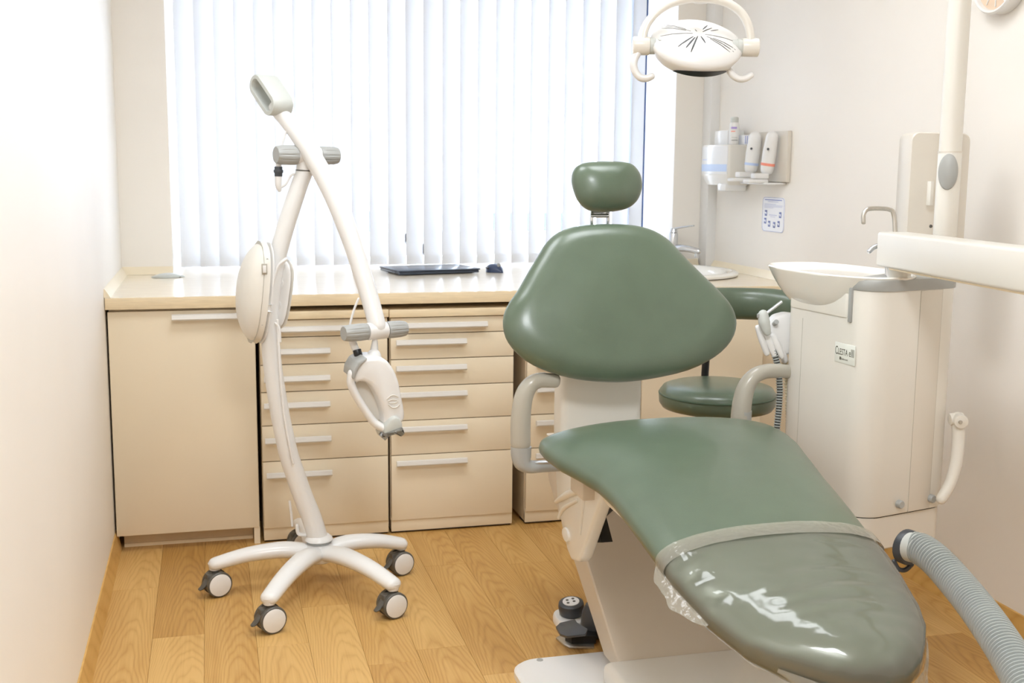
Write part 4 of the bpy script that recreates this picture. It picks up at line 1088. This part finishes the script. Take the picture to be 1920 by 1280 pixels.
# nameplate with lettering
npx = [(1.544, 2.5345, 0.8845), (1.5792, 2.4877, 0.8774)]
pz0, pz1 = 0.8307, 0.8816
s0_, s1_ = LL - .135, LL - .052
npl = part('nameplate', leftface(s0_, s1_, pz0, pz1, -.001, .0012, .0005), 'plate', un)
def text_part(txt, name, s0, w, z0, h, mname, parent):
    cu = bpy.data.curves.new(name, 'FONT'); cu.body = txt; cu.size = 1; cu.extrude = .006
    tmp = bpy.data.objects.new(name + '_tmp', cu); COL.objects.link(tmp)
    dg = bpy.context.evaluated_depsgraph_get()
    me = bpy.data.meshes.new_from_object(tmp.evaluated_get(dg))
    bpy.data.objects.remove(tmp)
    m = MB()
    xs = [v.co.x for v in me.vertices]; ys = [v.co.y for v in me.vertices]
    kx, ky = w / (max(xs) - min(xs)), h / (max(ys) - min(ys)); mx_, my_ = min(xs), min(ys)
    out = []
    for v in me.vertices:
        q = CA + ld_ * (s0 + (v.co.x - mx_) * kx) + ln_ * (.0014 + v.co.z * .03)
        out.append((q.x, q.y, z0 + (v.co.y - my_) * ky))
    m.add(out, [list(p.vertices) for p in me.polygons])
    return part(name, m, mname, parent)
pw = s1_ - s0_; ph = pz1 - pz0
text_part('C', 'lettering', s0_ + pw * .03, pw * .12, pz0 + ph * .40, ph * .42, 'dkink', npl)
text_part('LESTA', 'lettering', s0_ + pw * .17, pw * .48, pz0 + ph * .41, ph * .32, 'dkink', npl)
text_part('e', 'lettering', s0_ + pw * .71, pw * .09, pz0 + ph * .41, ph * .24, 'dkink', npl)
text_part('III', 'lettering', s0_ + pw * .82, pw * .14, pz0 + ph * .40, ph * .40, 'dkink', npl)
text_part('Belmont', 'lettering', s0_ + pw * .35, pw * .32, pz0 + ph * .17, ph * .10, 'dkink', npl)
part('maker_mark', leftface(s0_ + pw * .26, s0_ + pw * .33, pz0 + ph * .16, pz0 + ph * .31, .0012, .0016), 'dkink', npl)
# instrument holder at the far edge
ih = part('instrument_holder', MB().prism([(1.4917, 2.9093, 0.8886), (1.5096, 2.9087, 0.9151), (1.5414, 2.9019, 0.9241), (1.5785, 2.8914, 0.9186), (1.5765, 2.881, 0.8484), (1.5583, 2.8807, 0.816), (1.5294, 2.8868, 0.8069), (1.507, 2.8955, 0.8258)], (.02, .06, 0), .008, 3), 'white', un)
part('holder_slot', MB().cyl((1.5067, 2.9014, 0.8967), (1.5056, 2.8873, 0.9045), .007, n=14), 'grey', ih)
for i, q in enumerate([[(1.4552, 2.8978, 0.8881), (1.4774, 2.8812, 0.8185)], [(1.4748, 2.8909, 0.8766), (1.4973, 2.8754, 0.8143)], [(1.4945, 2.884, 0.8652), (1.5171, 2.8696, 0.8101)]]):
    part('holder_clip', MB().tube([q[0], (Vector(q[0]) + Vector(q[1])) / 2, q[1]], [.010, .013, .010], n=12, flat=(1, .8)), 'white', ih)
part('holder_bracket', MB().box(tuple(Vector((1.543, 2.9101, 0.845)) - Vector((0, .02, .02))), tuple(Vector((1.5863, 2.8989, 0.8454)) + Vector((.05, .03, .02))), .004), 'white', ih)
# handpieces with their hoses rest in the holder
hpz = thing('suction_handpiece', 'grey suction handpiece with thin metal tip in the white holder', 'handpiece', (1.4573, 2.8675, 0.898))
part('handpiece_body', MB().tube([(1.4567, 2.8721, 0.9268), (1.4589, 2.8682, 0.9052), (1.4653, 2.8627, 0.8808)], [.014, .016, .011], n=14, flat=(1, 1.0)), 'ltgrey', hpz)
part('metal_tip', MB().cyl((1.4639, 2.8707, 0.9298), (1.5071, 2.8646, 0.9633), .0042, n=10), 'chrome', hpz)
part('trigger', MB().box(tuple(Vector((1.4468, 2.8742, 0.9239)) - Vector((.006, .006, .006))), tuple(Vector((1.4468, 2.8742, 0.9239)) + Vector((.006, .006, .006))), .002), 'grey', hpz)
part('hose', MB().ribbed([(1.4948, 2.8783, 0.8288), (1.5062, 2.8674, 0.778), (1.5088, 2.8577, 0.7198), (1.5042, 2.8499, 0.6616), (1.4968, 2.8427, 0.6033), (1.489, 2.8335, 0.5305)], .0105, .0075, .0025, n=12), ['hose', 'hoseshade'], hpz)
sy = thing('air_syringe', 'beige hose handpiece hanging right of the grey suction hose', 'handpiece', (1.5418, 2.904, 0.8038))
part('handle', MB().tube([(1.5325, 2.9026, 0.8464), (1.5345, 2.8975, 0.8171), (1.5382, 2.8931, 0.7951)], [.010, .011, .010], n=12), 'white', sy)
part('hose', MB().ribbed([(1.5417, 2.9035, 0.8008), (1.5487, 2.8926, 0.742), (1.5494, 2.8809, 0.6683), (1.5487, 2.8697, 0.5947), (1.5484, 2.8606, 0.5358)], .0095, .0085, .0022, n=12), ['beigehose', 'beigehose'], sy)

# large corrugated hose
hz_ = thing('corrugated_hose', 'thick grey corrugated hose running from the unit toward the lower right', 'hose', (1.5, 2.0, .4))
hpts = [(1.6134, 2.3662, 0.4221), (1.623, 2.3329, 0.4257), (1.6138, 2.2619, 0.424), (1.5932, 2.161, 0.4126), (1.5496, 2.0252, 0.4071), (1.499, 1.8915, 0.4035), (1.4542, 1.7765, 0.3952), (1.4027, 1.663, 0.3854), (1.3555, 1.568, 0.3675)]
part('corrugated_tube', MB().ribbed([Vector(hpts[1]) * .3 + Vector(hpts[0]) * .7] + [Vector(p) for p in hpts[1:]], .0390, .0122, .0070, n=24), ['hose', 'hoseshade'], hz_)
part('hose_cuff', MB().tube([hpts[0], Vector(hpts[0]).lerp(Vector(hpts[1]), .8)], .0355, n=24, cap='flat'), 'ltgrey', hz_)

# ------------------------------------------------------------------ operating light
ol = thing('operating_light', 'white overhead operating light with curved yoke and two hook handles', 'lamp', (1.0669, 2.4972, 1.6937))
oc = Vector((1.0688, 2.4822, 1.6003))
axn = Vector((-.10, -.63, .77)).normalized()       # tilted towards the room
vr = Vector((.966, -.255, -.035)); vr = (vr - axn * vr.dot(axn)).normalized()
head = [(.001, .022), (.03, .0215), (.06, .018), (.085, .011), (.100, .002), (.1045, -.005), (.1032, -.012), (.0915, -.035), (.087, -.0395), (.080, -.041), (.001, -.041)]
hl = part('light_head', MB().lathe(head, oc, axn, n=56, sx=1.0, sy=.86, ref=vr), 'white', ol, smooth=50)
e_y = axn.cross(vr)
def dome(r, a, lift=.0006):
    h = 0
    for (r0, h0), (r1, h1) in zip(head, head[1:]):
        if r0 <= r <= r1: h = h0 + (h1 - h0) * (r - r0) / (r1 - r0)
    return oc + axn * (h + lift) + vr * (r * math.cos(a)) + e_y * (.86 * r * math.sin(a))
vents = []
for a, r0, r1, w in ((-118, .020, .066, .0042), (-106, .012, .075, .0040), (-132, .020, .072, .0036), (-72, .012, .040, .0034), (-38, .030, .086, .0022), (-31, .020, .090, .0024), (-24, .034, .090, .0020), (-4, .014, .085, .0016), (184, .014, .085, .0016), (158, .03, .086, .0014), (152, .02, .090, .0014), (146, .034, .088, .0014), (112, .010, .02, .0016), (48, .014, .048, .0030), (64, .024, .052, .0036), (34, .034, .056, .0026)):
    a = math.radians(a); m = MB(); L, R_ = [], []
    for i in range(7):
        t = i / 6; r = r0 + (r1 - r0) * t; c = dome(r, a); tg = (vr * -math.sin(a) + e_y * math.cos(a)) * (w / 2 * math.sin(PI * (.12 + .76 * t)))
        L.append((c - tg - axn * .002, c - tg, c + tg, c + tg - axn * .002))
    part('vent_slot', m.loft(L), 'black' if w > .0030 else 'dkgrey', hl)
for a in (-168, -8):
    c = dome(.088, math.radians(a)); part('cover_screw', MB().lathe([(.001, 0), (.0045, 0), (.004, .001), (.001, .001)], c, axn, n=12), 'ltgrey', hl)
# dark front window at the lower skirt
rings = []
for i in range(25):
    t = i / 24; a = math.radians(-90 - 42 + 84 * t + 7); k = math.sin(PI * t) ** .7
    def sk_(r, h, o): return oc + axn * h + vr * ((r + o) * math.cos(a)) + e_y * (.86 * (r + o) * math.sin(a))
    rt = .0908 + .0100 * k; ht = -.0365 + .0197 * k
    rings.append([sk_(.0905, -.0367, -.002), sk_(.0908, -.0365, .0018), sk_(rt, ht, .0020), sk_(rt, ht, -.003)])
part('front_window', MB().loft(rings), 'black', hl)
pl_, pr_ = Vector((0.9482, 2.5121, 1.5909)), Vector((1.1842, 2.4504, 1.5896))
pd = (pr_ - pl_).normalized()
for sgn, c in ((-1, pl_), (1, pr_)):
    part('pivot_hub', MB().cyl(c - pd * .020, c + pd * .018, .0205, n=24, rd=.003), 'ivory', ol)
    part('pivot_ring', MB().cyl(c - pd * sgn * .018, c - pd * sgn * .030, .0185, n=24, rd=.001).cyl(c - pd * sgn * .030, c - pd * sgn * .042, .017, n=24), 'ltgrey', ol)
yk = [(0.9496, 2.5132, 1.6004), (0.9525, 2.5154, 1.6193), (0.9636, 2.5162, 1.6431), (0.9875, 2.514, 1.6693), (1.0228, 2.5078, 1.6885), (1.0635, 2.4986, 1.6972), (1.0982, 2.4894, 1.6963), (1.135, 2.4786, 1.6884), (1.1645, 2.4678, 1.6686), (1.1799, 2.4596, 1.6415), (1.1848, 2.4538, 1.612), (1.1845, 2.452, 1.6002)]
part('yoke', MB().tube(yk, .0105, n=14, sub=4, flat=(.9, 1.5), up=(.0, -1, 0)), 'ivory', ol)
part('drop_tube', MB().cyl((1.0821, 2.494, 1.6985), tuple(Vector((1.0821, 2.494, 1.6985)) + Vector((0, 0, .52))), .02, n=20).cyl((1.0818, 2.4929, 1.6914), (1.0824, 2.4957, 1.7104), .026, n=20, rd=.003), 'ivory', ol)
dt = Vector((1.0821, 2.494, 1.6985)) + Vector((0, 0, .50))
part('swing_arm', MB().tube([dt, dt + (Vector((pb.x, pb.y, dt.z)) - dt) * .5, (pb.x, pb.y, dt.z)], .024, n=16), 'ivory', ol)
part('grip_handle', MB().tube([(0.9397, 2.5121, 1.5767), (0.9298, 2.5115, 1.5565), (0.9316, 2.508, 1.5364), (0.9427, 2.5027, 1.5211), (0.9565, 2.4987, 1.5189), (0.9682, 2.4964, 1.5237)], [.011, .011, .010, .0095, .0095, .0095], n=12, flat=(1.0, .8)), 'white', ol)
part('grip_handle', MB().tube([(1.1331, 2.4565, 1.543), (1.1442, 2.4512, 1.5277), (1.1579, 2.4464, 1.5196), (1.1718, 2.443, 1.5209), (1.1824, 2.4413, 1.5281)], [.009, .010, .0095, .0095, .0095], n=12, flat=(1.0, .8)), 'white', ol)

# ------------------------------------------------------------------ stool behind the chair
sx_, sy_ = 1.5725, 3.3982
szt = 0.6302
so = thing('round_stool', 'round green padded stool with curved back bolster behind the treatment chair', 'stool', (sx_, sy_, 0))
R_ = .188
part('seat', MB().lathe([(.001, szt - .078), (R_ * .82, szt - .078), (R_ * .94, szt - .072), (R_ * .99, szt - .058), (R_, szt - .035), (R_ * .985, szt - .020), (R_ * .93, szt - .006), (R_ * .8, szt + .002), (R_ * .4, szt + .006), (.001, szt + .007)], (sx_, sy_, 0), n=56), 'green', so, smooth=60)
part('seat_piping', MB().lathe([(R_ * .995, szt - .032), (R_ * 1.006, szt - .030), (R_ * 1.006, szt - .027), (R_ * .992, szt - .025)], (sx_, sy_, 0), n=56), 'greenseam', so)
part('gas_column', MB().cyl((sx_, sy_, .10), (sx_, sy_, szt - .076), .025, n=20), 'steel', so)
part('seat_plate', MB().cyl((sx_, sy_, szt - .095), (sx_, sy_, szt - .077), .09, n=20), 'black', so)
for i in range(5):
    a = math.radians(72 * i + 20); d = Vector((math.cos(a), math.sin(a), 0))
    part('base_leg', MB().tube([(sx_, sy_, .11), (sx_ + d.x * .14, sy_ + d.y * .14, .095), (sx_ + d.x * .25, sy_ + d.y * .25, .075)], [.022, .018, .014], n=10), 'steel', so)
    cs = part('castor', MB().cyl((sx_ + d.x * .25 - d.y * .012, sy_ + d.y * .25 + d.x * .012, .026), (sx_ + d.x * .25 + d.y * .012, sy_ + d.y * .25 - d.x * .012, .026), .026, n=18, rd=.003).cyl((sx_ + d.x * .25, sy_ + d.y * .25, .03), (sx_ + d.x * .25, sy_ + d.y * .25, .075), .006, n=8), 'black', so)
bzc = 0.8727
bpts = []
for i in range(15):
    a = math.radians(28 + 124 * i / 14)
    bpts.append((sx_ + .06 + .255 * math.cos(a), sy_ - .055 + .235 * math.sin(a), bzc))
part('back_bolster', MB().tube(bpts, [.045, .052] + [.054] * 11 + [.052, .045], n=18, sub=3, flat=(.62, 1.0), up=(0, 0, 1)), 'green', so, smooth=60)
part('bolster_stem', MB().tube([(sx_ + .02, sy_ + .05, szt - .086), (sx_ + .06, sy_ + .215, szt - .085), (sx_ + .06, sy_ + .235, szt - .03), (sx_ + .06, sy_ + .215, bzc - .03)], .013, n=12), 'black', so)

# ------------------------------------------------------------------ foot controls
k1 = (0.9875, 3.0814, 0.0)
fp = thing('foot_switch', 'round black foot switch with white face on a white base', 'pedal', (k1[0], k1[1], 0))
part('switch_base', MB().loft([[(p[0], p[1], z) for p in inset(rrect(k1[0] - .048, k1[0] + .062, k1[1] - .065, k1[1] + .060, .045), kk)] for z, kk in ((0, .97), (.004, 1), (.022, 1), (.028, .95))]), 'white', fp)
tilt = Vector((-.12, -.16, 1)).normalized()
kc1 = Vector((k1[0] + .004, k1[1] + .004, .028))
part('switch_ring', MB().lathe([(.001, 0), (.030, 0), (.036, .010), (.038, .030), (.036, .040), (.030, .044), (.001, .044)], kc1, tilt, n=36), 'slate', fp)
part('switch_collar', MB().lathe([(.001, -.002), (.038, -.002), (.036, .006), (.001, .006)], kc1, tilt, n=32), 'ltgrey', fp)
fdsc = part('switch_face', MB().lathe([(.001, .043), (.025, .043), (.024, .0455), (.001, .046)], kc1, tilt, n=32), 'white', fp)
for dx, dy in ((-.009, .008), (.009, .010), (-.011, -.007), (.008, -.005)):
    t1 = Vector((1, 0, .12)).normalized(); t2 = tilt.cross(t1)
    part('face_mark', MB().lathe([(.0025, 0), (.0045, 0), (.0045, .0006), (.0025, .0006)], kc1 + tilt * .0458 + t1 * dx + t2 * dy, tilt, n=10), 'dkgrey', fdsc)
pc_ = [(0.9132, 2.9855, 0.004), (0.9207, 2.938, 0.004), (0.9316, 2.9131, 0.004), (0.9979, 2.8974, 0.004), (1.0386, 3.0188, 0.004), (0.9561, 3.0223, 0.004)]
fp2 = thing('foot_pedal', 'dark grey wing shaped foot pedal on a steel plate beside the chair base', 'pedal', (pc_[2][0], pc_[2][1], 0))
part('pedal_plate', MB().prism([(p[0], p[1], 0.0) for p in pc_], (0, 0, .006), .0015), 'steel', fp2)
part('pedal_skirt', MB().prism([(p[0] + .012, p[1] + .02, 0.006) for p in pc_[1:5]], (0, 0, .022)), 'black', fp2)
wg = [(0.8918, 2.9172, 0.0682), (0.9034, 2.9155, 0.0771), (0.9495, 2.9251, 0.0814), (0.9491, 2.9041, 0.0804), (0.9526, 2.8218, 0.0946), (0.9406, 2.8031, 0.0883), (0.8965, 2.8333, 0.0742), (0.8885, 2.8657, 0.0678)]
part('pedal_wing', MB().prism(wg, (.004, .012, -.012), .002), 'slate', fp2)
pdm = Vector((1.0192, 2.9702, 0.0))
part('pedal_dome', MB().lathe([(.001, .006), (.040, .006), (.042, .03), (.038, .07), (.028, .092), (.001, .10)], (pdm.x + .012, pdm.y + .02, 0), n=28), 'slate', fp2)

# ------------------------------------------------------------------ right wall: dispensers, notice, clock
WX = XR_
ry0, ry1 = 4.13, 4.52
rz0, rz1 = 1.2699, 1.4692
rk = thing('dispenser_rack', 'cream wall panel carrying hygiene dispensers beside the window', 'rack', (WX - .05, 4.3, rz0))
part('rack_panel', MB().box((WX - .020, 4.165, rz0), (WX - .001, 4.445, rz1), .003), 'ivory_dk', rk)
part('rack_shelf', MB().box((WX - .085, 4.19, rz0 - .010), (WX - .003, 4.44, rz0 - .002), .003), 'white', rk)
def pump(label, px):
    t = thing('lotion_dispenser', label, 'dispenser', px)
    c = Vector(px)
    return t, c
for lab, (ca, cb_), stripe in (('white lotion bottle in the rack, left of the pair with no red band', [(2.145, 4.3908, 1.3222), (2.155, 4.3839, 1.4509)], None), ('white lotion bottle in the rack with a red band, right of the pair', [(2.145, 4.2488, 1.3185), (2.155, 4.2346, 1.4476)], 'red')):
    ca, cb_ = Vector(ca), Vector(cb_)
    t = thing('lotion_bottle', lab, 'bottle', tuple(ca))
    part('bottle_body', MB().tube([ca, ca.lerp(cb_, .5), cb_], [.027, .029, .025], n=16, flat=(.8, 1.0)), 'white', t)
    if stripe: part('red_band', MB().tube([ca.lerp(cb_, .12), ca.lerp(cb_, .20)], .0292, n=16, flat=(.8, 1.0), cap='flat'), 'red', t)
    else: part('pale_band', MB().tube([ca.lerp(cb_, .10), ca.lerp(cb_, .18)], .0288, n=16, flat=(.8, 1.0), cap='flat'), 'stripe', t)
    part('pump_lever', MB().box(tuple(ca + Vector((-.09, -.03, -.052))), tuple(ca + Vector((-.005, .03, -.038))), .005).box(tuple(ca + Vector((-.06, -.022, -.036))), tuple(ca + Vector((.0, .022, -.014))), .005), 'white', t)
    part('bottle_mark', MB().lathe([(.001, 0), (.005, 0), (.005, .001), (.001, .001)], ca.lerp(cb_, .62) + Vector((-.022, -.025, 0)), (-.5, -.85, 0), n=10), 'slate', t)
td = thing('soap_dispenser', 'white wall dispenser with a pale blue stripe next to the corner', 'dispenser', (2.048, 4.4207, 1.2586))
dx0, dx1 = 2.0075, WX - .002
dya, dyb = 4.50, 4.5989
dz0, dz1 = 1.2642, 1.4201
dpl = [Vector((2.09, 4.7603)), Vector((2.09, 4.4887)), Vector((WX - .002, 4.4887)), Vector((WX - .002, 4.7603))]
pol = rounded_poly(dpl, [.012, .012, .002, .002], 4)
part('dispenser_body', MB().loft([[(p[0], p[1], z) for p in inset(pol, k)] for z, k in ((dz0 - .012, .80), (dz0 + .025, .99), (dz0 + .03, 1), (dz1 - .004, 1), (dz1, .97))]), 'ivory', td)
f0, f1 = dpl[0], dpl[1]; ff = (f1 - f0).normalized(); fnn = Vector((ff.y, -ff.x))
FLn = (f1 - f0).length
mface = Matrix(((ff.x, -fnn.x, 0, f0.x), (ff.y, -fnn.y, 0, f0.y), (0, 0, 1, 0), (0, 0, 0, 1)))
part('front_face', MB().box((.006, -.002, dz0 + .034), (FLn - .008, .004, dz1 - .006), .001, mtx=mface), 'white', td)
part('blue_stripe', MB().box((.008, -.0032, dz0 + .045), (FLn - .012, .004, dz0 + .075), .0, mtx=mface), 'stripe', td)
part('print_line', MB().box((.015, -.0030, dz0 + .092), (.055, .004, dz0 + .096), .0, mtx=mface), 'paleink', td)
tc_ = Vector((2.14, 4.5547, 1.2413))
part('outlet', MB().box(tuple(tc_ - Vector((.05, .04, .014))), tuple(tc_ + Vector((.05, .04, .018))), .008), 'white', td)
# things on top of the dispenser
bx = tag(part('white_box', MB().box((2.115, 4.56, dz1), (2.19, 4.69, 1.4807), .002), 'white', None), 'plain white carton on top of the wall dispenser, behind the spray bottle', 'box')
bc_ = Vector((2.125, 4.5185, 1.4316))
bt = thing('spray_bottle', 'white bottle with purple print standing on the wall dispenser', 'bottle', (bc_.x, bc_.y, dz1))
bh = 1.5347
part('bottle_body', MB().lathe([(.001, dz1 + .0005), (.018, dz1 + .0005), (.0205, dz1 + .004), (.0205, bh - .032), (.017, bh - .024), (.001, bh - .022)], (bc_.x, bc_.y, 0), n=24), 'white', bt)
part('bottle_cap', MB().lathe([(.001, bh - .023), (.0165, bh - .023), (.0165, bh - .005), (.012, bh), (.001, bh)], (bc_.x, bc_.y, 0), n=20), 'ltgrey', bt)
def arc_label(z0, z1, a0, a1, mname, name):
    m = MB(); r = []
    for i in range(9):
        a = math.radians(a0 + (a1 - a0) * i / 8); r.append([(bc_.x + q * math.cos(a), bc_.y + q * math.sin(a), z) for q, z in ((.0203, z0), (.0208, z0), (.0208, z1), (.0203, z1))])
    part(name, m.loft(r), mname, bt)
arc_label(bh - .050, bh - .042, 205, 275, 'purple', 'purple_print')
arc_label(bh - .062, bh - .058, 205, 255, 'red', 'small_print')
arc_label(dz1 + .028, dz1 + .031, 215, 285, 'ltgrey', 'small_print')
arc_label(dz1 + .016, dz1 + .020, 215, 290, 'grey', 'small_print')
wb0 = Vector((2.175, 4.5216, 1.4302))
wbx = thing('wipes_pack', 'pale blue striped packet standing right of the spray bottle', 'packet', (wb0.x, wb0.y, dz1))
part('pack_body', MB().box((wb0.x - .018, wb0.y - .035, dz1), (wb0.x + .018, wb0.y + .035, dz1 + .040), .004), 'paper', wbx)
for i in range(4):
    part('pack_stripe', MB().box((wb0.x - .015 + i * .0085, wb0.y - .0356, dz1 + .004), (wb0.x - .012 + i * .0085, wb0.y - .0345, dz1 + .036)), 'ink', wbx)
# hand washing notice on the wall
q0, q1 = (2.205, 4.3861, 1.2079), (2.205, 4.1982, 1.07)
ya, yb_, za, zb = q1[1], q0[1], q1[2], q0[2]
nt = thing('wall_notice', 'small white hand washing notice with blue pictograms on the right wall', 'poster', (WX, (ya + yb_) / 2, za))
rq = rrect(ya, yb_, za, zb, .018, 5)
part('notice_sheet', MB().loft([[(WX - .0005, p[0], p[1]) for p in rq], [(WX - .003, p[0], p[1]) for p in rq]]), 'paper', nt)
rq2 = inset(rq, .975)
part('notice_border', MB().loft([[(WX - .003, p[0], p[1]) for p in inset(rq, .99)], [(WX - .0034, p[0], p[1]) for p in inset(rq, .99)], [(WX - .0034, p[0], p[1]) for p in rq2], [(WX - .003, p[0], p[1]) for p in rq2]], False, False), 'ink', nt)
def pr_box(u0, u1, v0, v1, mname, name='print'):   # u from the left (far) edge, v from the top
    part(name, MB().box((WX - .0036, yb_ + (ya - yb_) * u1, zb + (za - zb) * v1), (WX - .0029, yb_ + (ya - yb_) * u0, zb + (za - zb) * v0)), mname, nt)
pr_box(.10, .88, .06, .085, 'ink', 'title_line'); pr_box(.25, .72, .115, .135, 'paleink', 'text_line')
for i, (a, b) in enumerate(((.08, .62), (.08, .92), (.08, .90), (.08, .50))): pr_box(a, b, .19 + i * .035, .205 + i * .035, 'paleink', 'text_line')
pr_box(.32, .68, .50, .525, 'paleink', 'text_line'); pr_box(.38, .60, .555, .57, 'paleink', 'text_line')
for u, v in ((.10, .41), (.76, .44), (.08, .64), (.27, .72), (.50, .74), (.70, .70)):
    m = MB(); cy = yb_ + (ya - yb_) * (u + .07); cz = zb + (za - zb) * (v + .05); s = .010
    m.box((WX - .0036, cy - s * .9, cz + s * .35), (WX - .0029, cy + s * .9, cz + s * 1.1)).box((WX - .0036, cy - s * .9, cz - s * 1.2), (WX - .0029, cy + s * .9, cz - s * .6)).box((WX - .0036, cy - s * .9, cz - s * 1.2), (WX - .0029, cy - s * .45, cz + s * 1.1)).box((WX - .0036, cy + s * .5, cz - s * 1.2), (WX - .0029, cy + s * .9, cz - s * .1))
    part('pictogram', m, 'ink', nt)
# clock
cc0 = Vector((2.205, 2.9422, 1.8598)); CRr = 0.0987
ck = thing('wall_clock', 'round wall clock with white rim and pale wooden face', 'clock', tuple(cc0))
part('clock_rim', MB().lathe([(CRr - .012, .002), (CRr, .002), (CRr + .001, .04), (CRr - .004, .045), (CRr - .010, .043), (CRr - .012, .034), (CRr - .012, .002)], cc0, (-1, 0, 0), n=56, caps=False), 'white', ck)
part('clock_face', MB().lathe([(.001, .0), (CRr - .011, .0), (CRr - .011, .030), (.001, .031)], cc0, (-1, 0, 0), n=48), 'clockwood', ck)
for i in range(12):
    a = 2 * PI * i / 12; d = Vector((0, math.sin(a), math.cos(a)))
    part('hour_mark', MB().cyl(cc0 + d * (CRr - .045) + Vector((-.032, 0, 0)), cc0 + d * (CRr - .020) + Vector((-.032, 0, 0)), .0018, n=6), 'white', ck)
for a, L in ((2.0, .05), (4.6, .075)):
    d = Vector((0, math.sin(a), math.cos(a))); part('clock_hand', MB().cyl(cc0 + Vector((-.036, 0, 0)), cc0 + d * L + Vector((-.036, 0, 0)), .002, n=6), 'white', ck)
